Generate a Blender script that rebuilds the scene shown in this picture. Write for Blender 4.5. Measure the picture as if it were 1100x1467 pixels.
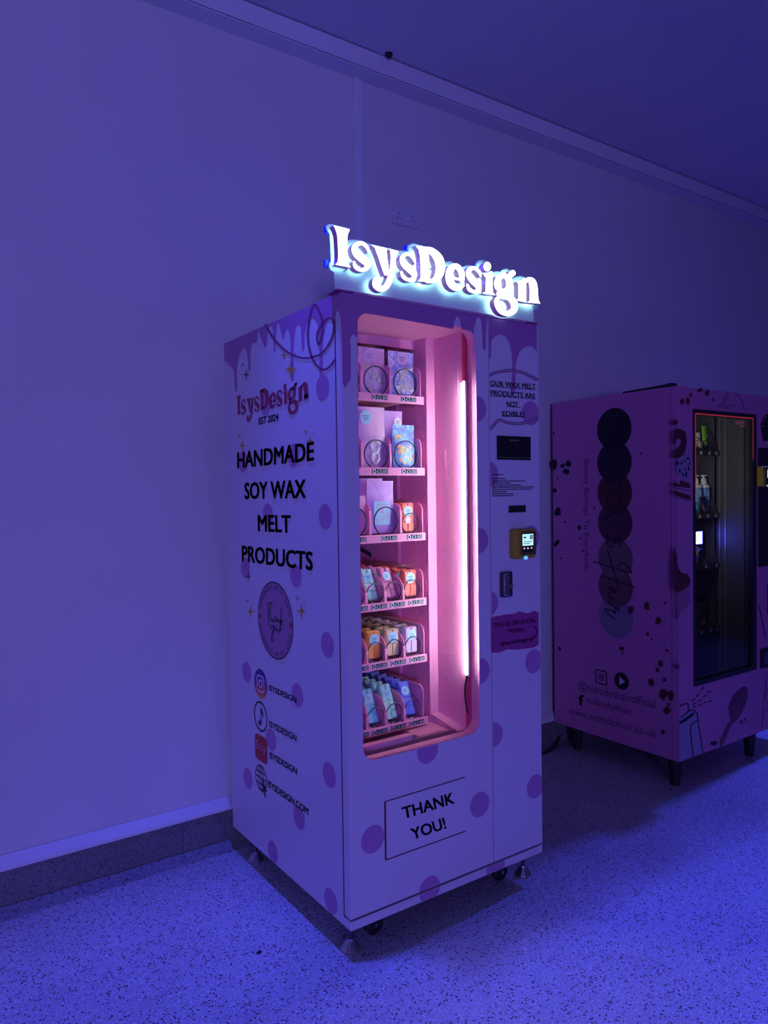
import bpy, bmesh, math, random
from mathutils import Vector, Matrix
from mathutils.geometry import tessellate_polygon

for o in list(bpy.data.objects):
    bpy.data.objects.remove(o)
SC = bpy.context.scene
COL = SC.collection
random.seed(7)

# ------------------------------------------------------------------ camera
IW, IH = 1100.0, 1467.0
FPX, YAW, PITCH, ROLL = 1056.98, 0.6092, -0.0263, -0.0142
CAM = Vector((-1.1091, -1.7869, 1.3619))
_f = Vector((math.sin(YAW)*math.cos(PITCH), math.cos(YAW)*math.cos(PITCH), math.sin(PITCH)))
_r0 = Vector((math.cos(YAW), -math.sin(YAW), 0)); _u0 = _r0.cross(_f)
_r = math.cos(ROLL)*_r0 + math.sin(ROLL)*_u0
_u = -math.sin(ROLL)*_r0 + math.cos(ROLL)*_u0
cd = bpy.data.cameras.new('camera'); cam = bpy.data.objects.new('camera', cd); COL.objects.link(cam)
cd.sensor_fit = 'VERTICAL'; cd.sensor_height = 36.0; cd.lens = FPX/IH*36.0; cd.clip_start = 0.05
cam.matrix_world = Matrix(((_r.x, _u.x, -_f.x, CAM.x), (_r.y, _u.y, -_f.y, CAM.y), (_r.z, _u.z, -_f.z, CAM.z), (0, 0, 0, 1)))
SC.camera = cam

# ------------------------------------------------------------------ light
SC.view_settings.view_transform = 'Standard'; SC.view_settings.look = 'None'
SC.view_settings.gamma = 1.0; SC.view_settings.exposure = 0.0; SC.view_settings.use_curve_mapping = False
wd = bpy.data.worlds.new('hall_ambience'); SC.world = wd; wd.use_nodes = True
wd.node_tree.nodes['Background'].inputs[0].default_value = (0.27, 0.17, 0.80, 1)
wd.node_tree.nodes['Background'].inputs[1].default_value = 0.095

def lamp(name, kind, loc, target, energy, color, size=0.1, spot=120, blend=0.6, size_y=None):
    d = bpy.data.lights.new(name, kind); o = bpy.data.objects.new(name, d); COL.objects.link(o)
    o.location = loc; d.energy = energy; d.color = color
    if kind == 'AREA':
        d.size = size
        if size_y: d.shape = 'RECTANGLE'; d.size_y = size_y
    else:
        d.shadow_soft_size = size
    if kind == 'SPOT':
        d.spot_size = math.radians(spot); d.spot_blend = blend
    v = Vector(target) - Vector(loc)
    o.rotation_euler = v.to_track_quat('-Z', 'Y').to_euler()
    return o
BLUE = (0.06, 0.075, 1.0)
VIOLET = (0.24, 0.20, 1.0)
# blue LED cans on the ceiling above the machines, out of frame: their shadows lie under and before both machines
lamp('led_can_a_offscreen', 'SPOT', (-0.17, 0.072, 3.12), (-0.05, -1.05, 0), 290, BLUE, 0.045, 88, 0.65)
lamp('led_can_b_offscreen', 'SPOT', (3.9, 0.21, 3.10), (3.0, -0.6, 0), 330, BLUE, 0.05, 90, 0.55)
lamp('led_can_c_offscreen', 'SPOT', (-3.6, 0.40, 3.10), (-1.2, 0.5, 1.3), 12, BLUE, 0.04, 80, 0.7)
# violet light of the hall, far behind the photographer
lamp('hall_wash_offscreen', 'SPOT', (-4.5, -8.0, 1.0), (-1.3, 0.9, 1.7), 1330, VIOLET, 0.5, 60, 1.0)

# ------------------------------------------------------------------ pixel helpers (a pixel gives a direction only)
def ray(px, py): return _f + (px-IW/2)/FPX*_r - (py-IH/2)/FPX*_u
def on(px, py, ax, v):
    d = ray(px, py); t = (v-CAM[ax])/d[ax]; return CAM + t*d
def Z(x0, y0, s): return lambda x, y: (x0+x*s, y0+y*s)
z2 = Z(310, 400, .17724); z3 = Z(310, 620, .23171); z4 = Z(320, 940, .18182); z5 = Z(500, 440, .18182)
z6 = Z(500, 670, .18182); z7 = Z(500, 860, .18182); z8 = Z(690, 460, .17717); z9 = Z(690, 660, .20455)
z10 = Z(470, 1040, .29091); z11 = Z(770, 540, .19084); z12 = Z(780, 800, .23175); z13 = Z(940, 540, .17719)
z14 = Z(940, 780, .2454); q1 = Z(465, 315, .0909); q2 = Z(555, 340, .0909); q3 = Z(640, 360, .12727)
n1 = Z(840, 570, .12945); n2 = Z(840, 740, .1227); o1 = Z(355, 825, .0886); o2 = Z(355, 950, .1362)
m1 = Z(985, 580, .0909); m2 = Z(985, 680, .0909); m3 = Z(985, 780, .1431); px1 = Z(0, 0, 1)

# ------------------------------------------------------------------ materials
MATS = {}
def mat(name, col=(.8, .8, .8), rough=.5, metal=0., emit=None, es=0., spec=.5, alpha=1., trans=0.):
    if name in MATS: return MATS[name]
    m = bpy.data.materials.new(name); m.use_nodes = True; MATS[name] = m
    b = m.node_tree.nodes['Principled BSDF']
    b.inputs['Base Color'].default_value = (*col, 1); b.inputs['Roughness'].default_value = rough
    b.inputs['Metallic'].default_value = metal; b.inputs['Specular IOR Level'].default_value = spec
    if trans: b.inputs['Transmission Weight'].default_value = trans
    if emit: b.inputs['Emission Color'].default_value = (*emit, 1); b.inputs['Emission Strength'].default_value = es
    return m
def N(m, t, **kw):
    n = m.node_tree.nodes.new(t)
    for k, v in kw.items(): setattr(n, k, v)
    return n
def ramp(m, stops, interp='LINEAR'):
    r = N(m, 'ShaderNodeValToRGB'); r.color_ramp.interpolation = interp
    e = r.color_ramp.elements
    while len(e) < len(stops): e.new(0.5)
    for i, (p, c) in enumerate(stops): e[i].position = p; e[i].color = (*c, 1)
    return r
def bsdf(m): return m.node_tree.nodes['Principled BSDF']
def mottled(name, c1, c2, scale, rough=.6, bump=0., detail=4, **kw):
    m = mat(name, c1, rough, **kw)
    if m.node_tree.nodes.get('Noise Texture'): return m
    L = m.node_tree.links; tc = N(m, 'ShaderNodeTexCoord'); nz = N(m, 'ShaderNodeTexNoise')
    nz.inputs['Scale'].default_value = scale; nz.inputs['Detail'].default_value = detail
    L.new(tc.outputs['Object'], nz.inputs['Vector'])
    r = ramp(m, [(.35, c1), (.65, c2)]); L.new(nz.outputs['Fac'], r.inputs['Fac'])
    L.new(r.outputs['Color'], bsdf(m).inputs['Base Color'])
    if bump:
        b = N(m, 'ShaderNodeBump'); b.inputs['Strength'].default_value = bump; b.inputs['Distance'].default_value = .004
        L.new(nz.outputs['Fac'], b.inputs['Height']); L.new(b.outputs['Normal'], bsdf(m).inputs['Normal'])
    return m
def terrazzo(name, base, base2, chip, scale, thr, rough):
    m = mat(name, base, rough); L = m.node_tree.links
    tc = N(m, 'ShaderNodeTexCoord'); nz = N(m, 'ShaderNodeTexNoise'); nz.inputs['Scale'].default_value = 3.0
    L.new(tc.outputs['Object'], nz.inputs['Vector'])
    r0 = ramp(m, [(.3, base), (.7, base2)]); L.new(nz.outputs['Fac'], r0.inputs['Fac'])
    last = r0.outputs['Color']
    for k, (sc, th, c) in enumerate(((scale, thr, chip), (scale*2.1, thr*.9, tuple(x*1.9 for x in chip)), (scale*1.5, thr*.8, tuple(min(1, x*1.5) for x in base2)))):
        v = N(m, 'ShaderNodeTexVoronoi'); v.inputs['Scale'].default_value = sc
        mp = N(m, 'ShaderNodeMapping'); mp.inputs['Location'].default_value = (k*3.7, k*1.3, k*.7)
        L.new(tc.outputs['Object'], mp.inputs['Vector']); L.new(mp.outputs['Vector'], v.inputs['Vector'])
        sp = N(m, 'ShaderNodeSeparateColor'); L.new(v.outputs['Color'], sp.inputs['Color'])
        a = N(m, 'ShaderNodeMath', operation='LESS_THAN'); a.inputs[1].default_value = th; L.new(sp.outputs['Red'], a.inputs[0])
        b = N(m, 'ShaderNodeMath', operation='LESS_THAN'); b.inputs[1].default_value = .42; L.new(v.outputs['Distance'], b.inputs[0])
        mu = N(m, 'ShaderNodeMath', operation='MULTIPLY'); L.new(a.outputs[0], mu.inputs[0]); L.new(b.outputs[0], mu.inputs[1])
        mx = N(m, 'ShaderNodeMix', data_type='RGBA'); L.new(mu.outputs[0], mx.inputs['Factor'])
        L.new(last, mx.inputs['A']); mx.inputs['B'].default_value = (*c, 1); last = mx.outputs['Result']
    L.new(last, bsdf(m).inputs['Base Color'])
    return m
def thin_glass(name, tint=(1, 1, 1), refl=1.0, rough=0.02):
    m = bpy.data.materials.new(name); m.use_nodes = True; MATS[name] = m; nt = m.node_tree; L = nt.links
    nt.nodes.remove(nt.nodes['Principled BSDF']); out = nt.nodes['Material Output']
    t = N(m, 'ShaderNodeBsdfTransparent'); t.inputs[0].default_value = (*tint, 1)
    g = N(m, 'ShaderNodeBsdfGlossy'); g.inputs['Roughness'].default_value = rough
    lw = N(m, 'ShaderNodeLayerWeight'); lw.inputs['Blend'].default_value = .5
    pw = N(m, 'ShaderNodeMath', operation='POWER'); pw.inputs[1].default_value = 4.0; L.new(lw.outputs['Facing'], pw.inputs[0])
    mu = N(m, 'ShaderNodeMath', operation='MULTIPLY_ADD'); mu.inputs[1].default_value = .7*refl; mu.inputs[2].default_value = .022*refl; L.new(pw.outputs[0], mu.inputs[0])
    mx = N(m, 'ShaderNodeMixShader'); L.new(mu.outputs[0], mx.inputs[0]); L.new(t.outputs[0], mx.inputs[1]); L.new(g.outputs[0], mx.inputs[2])
    L.new(mx.outputs[0], out.inputs[0]); return m
def holo(name, cols, scale=28, rough=.42, metal=.0):
    m = mat(name, cols[0], rough, metal); L = m.node_tree.links
    tc = N(m, 'ShaderNodeTexCoord'); nz = N(m, 'ShaderNodeTexNoise'); nz.inputs['Scale'].default_value = scale
    nz.inputs['Detail'].default_value = 3; nz.inputs['Distortion'].default_value = 1.5
    L.new(tc.outputs['Object'], nz.inputs['Vector'])
    st = [(0.25+.5*i/(len(cols)-1), c) for i, c in enumerate(cols)]
    r = ramp(m, st); L.new(nz.outputs['Fac'], r.inputs['Fac']); L.new(r.outputs['Color'], bsdf(m).inputs['Base Color'])
    b = N(m, 'ShaderNodeBump'); b.inputs['Strength'].default_value = .5; b.inputs['Distance'].default_value = .004
    L.new(nz.outputs['Fac'], b.inputs['Height']); L.new(b.outputs['Normal'], bsdf(m).inputs['Normal'])
    return m

M_WALL = mottled('wall_paint', (.60, .58, .56), (.64, .62, .60), 2.0, .75, .05)
M_CEIL = mottled('ceiling_paint', (.60, .59, .60), (.64, .63, .64), 1.5, .8)
M_TRIM = mottled('trim_paint', (.66, .65, .66), (.70, .69, .70), 3, .45)
M_FLOOR = terrazzo('floor_terrazzo', (.48, .47, .49), (.57, .56, .58), (.045, .04, .05), 135, .24, .36)
M_SKIRT = terrazzo('skirting_terrazzo', (.15, .14, .14), (.19, .17, .18), (.05, .045, .05), 160, .25, .4)
M_COVE = terrazzo('cove_terrazzo', (.30, .29, .31), (.36, .35, .37), (.06, .05, .06), 110, .22, .3)
M_MORTAR = mat('mortar', (.10, .095, .10), .8)
M_WRAP = mat('pale_wrap', (.66, .60, .66), .38)
M_DOT = mat('lilac_print', (.46, .20, .42), .4)
M_DRIP = mat('drip_print', (.42, .16, .38), .4)
M_CRIM = mat('crimson_print', (.32, .02, .08), .45)
M_PLUM = mat('plum_print', (.22, .03, .15), .45)
M_GOLD = mat('gold_print', (.55, .30, .06), .45)
M_BLACK = mat('black_print', (.006, .005, .010), .5)
M_WHITE = mat('white_print', (.80, .80, .82), .45)
M_SEAM = mat('seam_crimson', (.12, .008, .025), .6)
M_LINER = mat('pink_liner', (.82, .33, .52), .42)
M_LINER2 = M_LINER
M_RUBBER = mat('black_rubber', (.012, .012, .014), .6)
M_STEEL = mat('steel', (.55, .55, .58), .28, 1.0)
M_COIL = mat('coil_wire', (.06, .07, .10), .35, .6)
M_GLASS = thin_glass('window_glass', (1, 1, 1), .8)
M_FILM = thin_glass('clear_film', (.97, .98, 1), .55, .22)
M_DKGLASS = thin_glass('smoked_glass', (.62, .62, .66), .9)

# ------------------------------------------------------------------ mesh builder
def world_off(p):
    v = Vector((0, 0, 0))
    while p is not None: v += Vector(p.location); p = p.parent
    return v
class MB:
    def __init__(s): s.v = []; s.f = []; s.m = []; s.cur = 0
    def face(s, pts):
        b = len(s.v); s.v += [tuple(p) for p in pts]; s.f.append(tuple(range(b, b+len(pts)))); s.m.append(s.cur); return s
    def raw(s, vs, fs):
        b = len(s.v); s.v += [tuple(p) for p in vs]
        for f in fs: s.f.append(tuple(i+b for i in f)); s.m.append(s.cur)
        return s
    def box(s, a, b):
        (x0, y0, z0), (x1, y1, z1) = a, b
        vs = [(x0, y0, z0), (x1, y0, z0), (x1, y1, z0), (x0, y1, z0), (x0, y0, z1), (x1, y0, z1), (x1, y1, z1), (x0, y1, z1)]
        return s.raw(vs, [(0, 3, 2, 1), (4, 5, 6, 7), (0, 1, 5, 4), (1, 2, 6, 5), (2, 3, 7, 6), (3, 0, 4, 7)])
    def cbox(s, a, b, c=.004):   # box with chamfered edges
        (x0, y0, z0), (x1, y1, z1) = a, b
        bm = bmesh.new(); bmesh.ops.create_cube(bm, size=1)
        for v in bm.verts: v.co = Vector(((x0+x1)/2+v.co.x*(x1-x0), (y0+y1)/2+v.co.y*(y1-y0), (z0+z1)/2+v.co.z*(z1-z0)))
        bmesh.ops.bevel(bm, geom=list(bm.edges), offset=c, segments=2, affect='EDGES', profile=.5)
        bm.verts.index_update()
        s.raw([v.co[:] for v in bm.verts], [[v.index for v in f.verts] for f in bm.faces]); bm.free(); return s
    def prism(s, loops, fn, d0, d1):
        """polygon with holes (2D loops) extruded between d0 and d1; fn(u,v,d)->xyz"""
        flat = [p for l in loops for p in l]
        tri = tessellate_polygon([[Vector((p[0], p[1], 0)) for p in l] for l in loops])
        n = len(flat)
        vs = [fn(p[0], p[1], d0) for p in flat] + [fn(p[0], p[1], d1) for p in flat]
        fs = [tuple(t) for t in tri] + [tuple(i+n for i in reversed(t)) for t in tri]
        b = 0
        for l in loops:
            k = len(l)
            for i in range(k): fs.append((b+i, b+(i+1) % k, b+(i+1) % k+n, b+i+n))
            b += k
        return s.raw(vs, fs)
    def flat(s, loops, fn):
        flat = [p for l in loops for p in l]
        tri = tessellate_polygon([[Vector((p[0], p[1], 0)) for p in l] for l in loops])
        return s.raw([fn(*p) for p in flat], [tuple(t) for t in tri])
    def tube(s, path, r, n=8, closed=False, cap=True):
        P = [Vector(p) for p in path]; k = len(P); rs = r if isinstance(r, (list, tuple)) else [r]*k
        b = len(s.v); prev = None
        for i, p in enumerate(P):
            t = (P[(i+1) % k]-P[i-1]) if (closed or 0 < i < k-1) else (P[1]-P[0] if i == 0 else P[-1]-P[-2])
            t.normalize()
            if prev is None:
                a = Vector((0, 0, 1)) if abs(t.z) < .9 else Vector((1, 0, 0))
                nrm = t.cross(a).normalized()
            else:
                nrm = (prev - t*prev.dot(t)).normalized()
            prev = nrm; bn = t.cross(nrm)
            for j in range(n):
                a = 2*math.pi*j/n; s.v.append(tuple(p + rs[i]*(math.cos(a)*nrm+math.sin(a)*bn)))
        for i in range(k if closed else k-1):
            for j in range(n):
                a = b+i*n+j; c = b+i*n+(j+1) % n; i2 = (i+1) % k
                s.f.append((a, c, b+i2*n+(j+1) % n, b+i2*n+j)); s.m.append(s.cur)
        if cap and not closed:
            s.f.append(tuple(b+j for j in reversed(range(n)))); s.m.append(s.cur)
            s.f.append(tuple(b+(k-1)*n+j for j in range(n))); s.m.append(s.cur)
        return s
    def lathe(s, prof, c, axis='z', n=20):
        b = len(s.v)
        for (r, h) in prof:
            for j in range(n):
                a = 2*math.pi*j/n; x, y = r*math.cos(a), r*math.sin(a)
                s.v.append((c[0]+x, c[1]+y, c[2]+h) if axis == 'z' else ((c[0]+h, c[1]+x, c[2]+y) if axis == 'x' else (c[0]+x, c[1]+h, c[2]+y)))
        for i in range(len(prof)-1):
            for j in range(n):
                s.f.append((b+i*n+j, b+i*n+(j+1) % n, b+(i+1)*n+(j+1) % n, b+(i+1)*n+j)); s.m.append(s.cur)
        s.f.append(tuple(b+j for j in reversed(range(n)))); s.m.append(s.cur)
        k = len(prof)-1; s.f.append(tuple(b+k*n+j for j in range(n))); s.m.append(s.cur)
        return s
    def build(s, name, mats, parent=None, smooth=False, loc=None, bevel=0, local=False):
        if not isinstance(mats, (list, tuple)): mats = [mats]
        off = Vector((0, 0, 0))
        if local: pass
        elif parent is not None: off = world_off(parent)
        elif loc is not None: off = Vector(loc)
        elif s.v:
            xs = [v[0] for v in s.v]; ys = [v[1] for v in s.v]; zs = [v[2] for v in s.v]
            off = Vector(((min(xs)+max(xs))/2, (min(ys)+max(ys))/2, min(zs)))
        me = bpy.data.meshes.new(name)
        me.from_pydata([(v[0]-off.x, v[1]-off.y, v[2]-off.z) for v in s.v], [], s.f)
        for m in mats: me.materials.append(m)
        me.polygons.foreach_set('material_index', s.m)
        if smooth: me.polygons.foreach_set('use_smooth', [True]*len(s.f))
        me.update()
        bm = bmesh.new(); bm.from_mesh(me); bmesh.ops.remove_doubles(bm, verts=bm.verts, dist=1e-6)
        bmesh.ops.recalc_face_normals(bm, faces=bm.faces); bm.to_mesh(me); bm.free()
        o = bpy.data.objects.new(name, me); COL.objects.link(o)
        if parent is not None: o.parent = parent
        else: o.location = off
        if bevel:
            md = o.modifiers.new('soft_edge', 'BEVEL'); md.width = bevel; md.segments = 2; md.limit_method = 'ANGLE'
        if smooth and hasattr(me, 'set_sharp_from_angle'): me.set_sharp_from_angle(angle=math.radians(40))
        return o
def thing(name, label, cat, loc=(0, 0, 0), group=None):
    o = bpy.data.objects.new(name, None); COL.objects.link(o); o.location = loc; o.empty_display_size = .05
    o['label'] = label; o['category'] = cat
    if group: o['group'] = group
    return o
def tag(o, label, cat, group=None):
    o['label'] = label; o['category'] = cat
    if group: o['group'] = group
    return o
def struct(o): o['kind'] = 'structure'; return o
def copy_tree(o, loc, rot=None, label=None, group=None):
    c = o.copy(); COL.objects.link(c); c.location = loc
    if rot is not None: c.rotation_euler = rot
    if label: c['label'] = label
    if group: c['group'] = group
    for ch in list(o.children):
        d = ch.copy(); COL.objects.link(d); d.parent = c
        for g in list(ch.children):
            e = g.copy(); COL.objects.link(e); e.parent = d
    return c

# ------------------------------------------------------------------ 2D shapes
def rrect(x0, z0, x1, z1, r, n=8):
    out = []
    for cx, cz, a0 in ((x1-r, z0+r, -90), (x1-r, z1-r, 0), (x0+r, z1-r, 90), (x0+r, z0+r, 180)):
        for i in range(n+1):
            a = math.radians(a0+90*i/n); out.append((cx+r*math.cos(a), cz+r*math.sin(a)))
    return out
def circ(cx, cy, rx, ry=None, n=28, a0=0):
    ry = ry or rx
    return [(cx+rx*math.cos(a0+2*math.pi*i/n), cy+ry*math.sin(a0+2*math.pi*i/n)) for i in range(n)]
def smooth_path(pts, k=6, closed=False):
    out = []; n = len(pts)
    for i in range(n if closed else n-1):
        g = lambda j: pts[j % n] if closed else pts[max(0, min(n-1, j))]
        p0, p1, p2, p3 = g(i-1), g(i), g(i+1), g(i+2)
        for s in range(k):
            t = s/k
            out.append(tuple(.5*((2*b)+(-a+c)*t+(2*a-5*b+4*c-d)*t*t+(-a+3*b-3*c+d)*t**3) for a, b, c, d in zip(p0, p1, p2, p3)))
    if not closed: out.append(tuple(pts[-1]))
    return out
def stroke(pts, hw=None, k=6, smooth=True, cap=5):
    """outline loop of a pen stroke; pts (x,y[,halfwidth])"""
    P = [(p[0], p[1], p[2] if len(p) > 2 else hw) for p in pts]
    if smooth and len(P) > 2: P = smooth_path(P, k)
    Lf, Rt = [], []
    for i, p in enumerate(P):
        a = P[max(0, i-1)]; b = P[min(len(P)-1, i+1)]
        dx, dy = b[0]-a[0], b[1]-a[1]; l = math.hypot(dx, dy) or 1; nx, ny = -dy/l, dx/l
        Lf.append((p[0]+nx*p[2], p[1]+ny*p[2])); Rt.append((p[0]-nx*p[2], p[1]-ny*p[2]))
    def capf(i, j):
        c = P[i]; o = P[j]; ang = math.atan2(c[1]-o[1], c[0]-o[0])
        return [(c[0]+c[2]*math.cos(ang+math.pi/2-math.pi*t/cap), c[1]+c[2]*math.sin(ang+math.pi/2-math.pi*t/cap)) for t in range(1, cap)]
    return Lf, Rt, capf(-1, -2), capf(0, 1)
def stroke_quads(mb, st, fn):
    Lf, Rt, c1, c0 = st; n = len(Lf)
    for i in range(n-1):
        mb.face([fn(*Lf[i]), fn(*Lf[i+1]), fn(*Rt[i+1]), fn(*Rt[i])])
    mb.face([fn(*Lf[-1])]+[fn(*p) for p in c1]+[fn(*Rt[-1])])
    mb.face([fn(*Rt[0])]+[fn(*p) for p in c0]+[fn(*Lf[0])])
def star4(cx, cy, rx, ry, k=.22):
    out = []
    for i in range(8):
        a = math.pi/4*i; q = 1 if i % 2 == 0 else k*1.25
        out.append((cx+rx*q*math.cos(a), cy+ry*q*math.sin(a)))
    return out
def blob(cx, cy, r, rng, ry=None):
    ry = ry or r; k = [rng.uniform(.72, 1.18) for _ in range(9)]
    p = [(cx+r*k[i]*math.cos(2*math.pi*i/9), cy+ry*k[i]*math.sin(2*math.pi*i/9)) for i in range(9)]
    return smooth_path(p, 3, True)

# ------------------------------------------------------------------ lettering
_tx = {}
def glyphs(txt, bold, spacing=1.0):
    key = (txt, bold, spacing)
    if key in _tx: return _tx[key]
    c = bpy.data.curves.new('lettering', 'FONT'); c.body = txt; c.size = 1; c.offset = bold; c.space_character = spacing
    c.resolution_u = 3; c.fill_mode = 'FRONT'
    o = bpy.data.objects.new('lettering_source', c); COL.objects.link(o)
    dg = bpy.context.evaluated_depsgraph_get(); me = bpy.data.meshes.new_from_object(o.evaluated_get(dg))
    vs = [(v.co.x, v.co.y) for v in me.vertices]; fs = [tuple(p.vertices) for p in me.polygons]
    bpy.data.objects.remove(o); bpy.data.curves.remove(c); bpy.data.meshes.remove(me)
    _tx[key] = (vs, fs); return _tx[key]
CAP = None
def cap_h():
    global CAP
    if CAP is None: CAP = max(v[1] for v in glyphs('H', 0)[0])
    return CAP
def put_text(mb, txt, bl, br, tl, pl, bold=.02, spacing=1.0):
    """affine: baseline from pixel bl to pixel br, cap height to pixel tl; pl maps a pixel to the surface"""
    vs, fs = glyphs(txt, 0, spacing)
    A, B, T = pl(*bl), pl(*br), pl(*tl)
    x0 = min(v[0] for v in vs); w = max(v[0] for v in vs)-x0; h = cap_h()
    ux = (B-A)/w; uy = (T-A)/h
    for (kx, ky) in ((0, 0), (-1, .6), (1, .6), (-1, -.6), (1, -.6)) if bold > .004 else ((0, 0),):
        mb.raw([A+ux*(v[0]-x0+kx*bold)+uy*(v[1]+ky*bold) for v in vs], fs)
def put_text3(mb, txt, A, ux, uy, bold=.02, spacing=1.0, width=None, center=False):
    """ux, uy unit vectors scaled to cap height"""
    vs, fs = glyphs(txt, 0, spacing); h = cap_h()
    x0 = min(v[0] for v in vs); w = max(v[0] for v in vs)-x0
    kx = (width/w) if width else ux.length/h
    dx = ux.normalized()*kx; dy = uy/h
    if center: A = A - dx*w/2
    mb.raw([A+dx*(v[0]-x0)+dy*v[1] for v in vs], fs)

# ================================================================== THE ROOM
YW = 0.945
Z_LEDGE = on(322, 1141, 1, YW).z
Z_COVE = on(517, 116, 1, YW).z
Y_BEAM = on(500, 90.5, 2, Z_COVE).y
Z_CEIL = on(503, 60, 1, Y_BEAM).z
XL, XR, YF = -5.0, 7.5, -6.0
struct(MB().box((XL, YW, -.05), (XR, YW+.15, Z_CEIL+.1)).build('wall_back', M_WALL))
struct(MB().box((XL, YF, -.08), (XR, YW, 0)).build('floor', M_FLOOR))
struct(MB().box((XL, YF, Z_CEIL), (XR, YW, Z_CEIL+.1)).build('ceiling', M_CEIL))
# boxed coving along the top of the wall, with a shadow gap above it
cp = [(Y_BEAM, Z_COVE), (YW-.001, Z_COVE), (YW-.001, Z_CEIL-.006), (Y_BEAM, Z_CEIL-.006), (Y_BEAM, Z_COVE+.0095), (Y_BEAM+.014, Z_COVE+.0095), (Y_BEAM+.014, Z_COVE+.0045), (Y_BEAM, Z_COVE+.0045)]
struct(MB().prism([cp], lambda u, v, d: (d, u, v), XL, XR).build('trim_1', M_TRIM))
# vertical cable trunking on the wall
xa = on(506, 200, 1, YW).x; xb = on(517.5, 200, 1, YW).x
struct(MB().cbox((xa, YW-.016, 1.2), (xb, YW-.0005, Z_COVE-.0005), .003).build('trim_2', M_TRIM))
# white sloped ledge above the skirting
yl = YW-.040; zl = on(332, 1159, 1, yl).z
prof = [(YW-.0005, Z_LEDGE), (YW-.006, Z_LEDGE+.001), (yl+.004, zl+.016), (yl, zl+.010), (yl, zl), (YW-.0005, zl)]
struct(MB().prism([prof], lambda u, v, d: (d, u, v), XL, XR).build('baseboard_ledge', M_TRIM))
# dark terrazzo skirting tiles, each a piece, and the cove pieces at their foot
ysk = YW-.030; zc0 = on(330, 1201.4, 1, ysk).z; xj = on(262, 1200, 1, ysk).x
bb = struct(MB().box((XL, ysk+.004, .0), (XR, YW-.001, zl-.001)).build('baseboard_back', M_MORTAR))
tl = 0.92; k0 = math.floor((XL-xj)/tl)
pr = [(ysk+.004, zc0), (ysk, zc0+.002), (ysk, zl-.003), (ysk+.004, zl-.001)]
ye = YW-.105
cv = [(ysk+.004, zc0-.003), (ysk, zc0-.004)]
for i in range(1, 8):
    a = math.pi/2*i/7; cv.append((ye+(ysk-ye)*(1-math.sin(a)), .0015+(zc0-.006)*(1-math.sin(a))**2*1.0))
cv += [(ye-.004, .0), (ysk+.004, .0)]
meT = None; meC = None
x = xj+k0*tl
while x < XR:
    a, b = x+.0015, min(x+tl-.0015, XR)
    if meT is None:
        t = MB().prism([pr], lambda u, v, d: (d, u, v), 0, tl-.003).build('skirting_tile', M_SKIRT, bb)
        c = MB().prism([cv], lambda u, v, d: (d, u, v), 0, tl-.003).build('skirting_cove', M_COVE, bb, smooth=True)
        # meshes were built relative to the baseboard's origin; keep that and shift in x only
        meT, meC = t, c
        t.location.x = a; c.location.x = a
    else:
        for src in (meT, meC):
            d = src.copy(); COL.objects.link(d); d.parent = bb; d.location = src.location; d.location.x = a
    x += tl

# double wall socket
P = on(560, 291, 1, YW); Q = on(600, 327, 1, YW)
sx, sz = P.x, Q.z; sw, sh = .150, .090
sz = (on(560, 320, 1, YW).z+on(560, 291, 1, YW).z)/2-sh/2
so = thing('wall_socket', 'white double plug socket on the wall above the glowing letter sign', 'socket', (sx+sw/2, YW, sz))
M_SOCK = mat('socket_plastic', (.62, .60, .64), .35)
holes = []
for k in (0, 1):
    for (dx, dz, w, h) in ((0, .012, .006, .012), (-.012, -.012, .010, .005), (.012, -.012, .010, .005)):
        cx, cz = sx+sw*(.25+.5*k)+dx, sz+sh*.42+dz; holes.append([(cx-w/2, cz-h/2), (cx+w/2, cz-h/2), (cx+w/2, cz+h/2), (cx-w/2, cz+h/2)])
MB().prism([rrect(sx, sz, sx+sw, sz+sh, .004, 3)]+holes, lambda u, v, d: (u, d, v), YW-.011, YW-.0003).build('faceplate', M_SOCK, so)
for k in (0, 1):
    cx = sx+sw*(.25+.5*k)
    mb = MB()
    for (dx, dz, w, h) in ((0, .012, .006, .012), (-.012, -.012, .010, .005), (.012, -.012, .010, .005)):
        mb.box((cx+dx-w/2, YW-.0040, sz+sh*.42+dz-h/2), (cx+dx+w/2, YW-.0031, sz+sh*.42+dz+h/2))
    mb.build('pin_holes', M_BLACK, so)
    cx = sx+sw*(.5+(-.07 if k == 0 else .07))
    MB().cbox((cx-.008, YW-.015, sz+sh*.62), (cx+.008, YW-.010, sz+sh*.88), .0015).build('rocker_switch', M_SOCK, so)
# small dark ball fitting under the ceiling edge
P = on(557, 77, 2, Z_CEIL)
cs = thing('ceiling_fitting', 'small black round fitting under the ceiling edge above the socket', 'ceiling fitting', (P.x, P.y, Z_CEIL))
MB().lathe([(.004, 0), (.013, -.001), (.015, -.006), (.012, -.013), (.004, -.017)], (P.x, P.y, Z_CEIL)).build('dome', M_RUBBER, cs, True)
MB().lathe([(.017, 0), (.017, -.0025), (.013, -.003)], (P.x, P.y, Z_CEIL)).build('rim', M_RUBBER, cs, True)

# ================================================================== PINK WAX MELT MACHINE
W1, D1, H1, B1, S1, WS, T1 = .7941, .8408, 1.93, .0948, .1284, .5622, .0391
vm = thing('vending_machine', 'pale pink polka-dot vending machine with lit pink interior and glowing sign on top', 'vending machine', (0, 0, 0))
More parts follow.
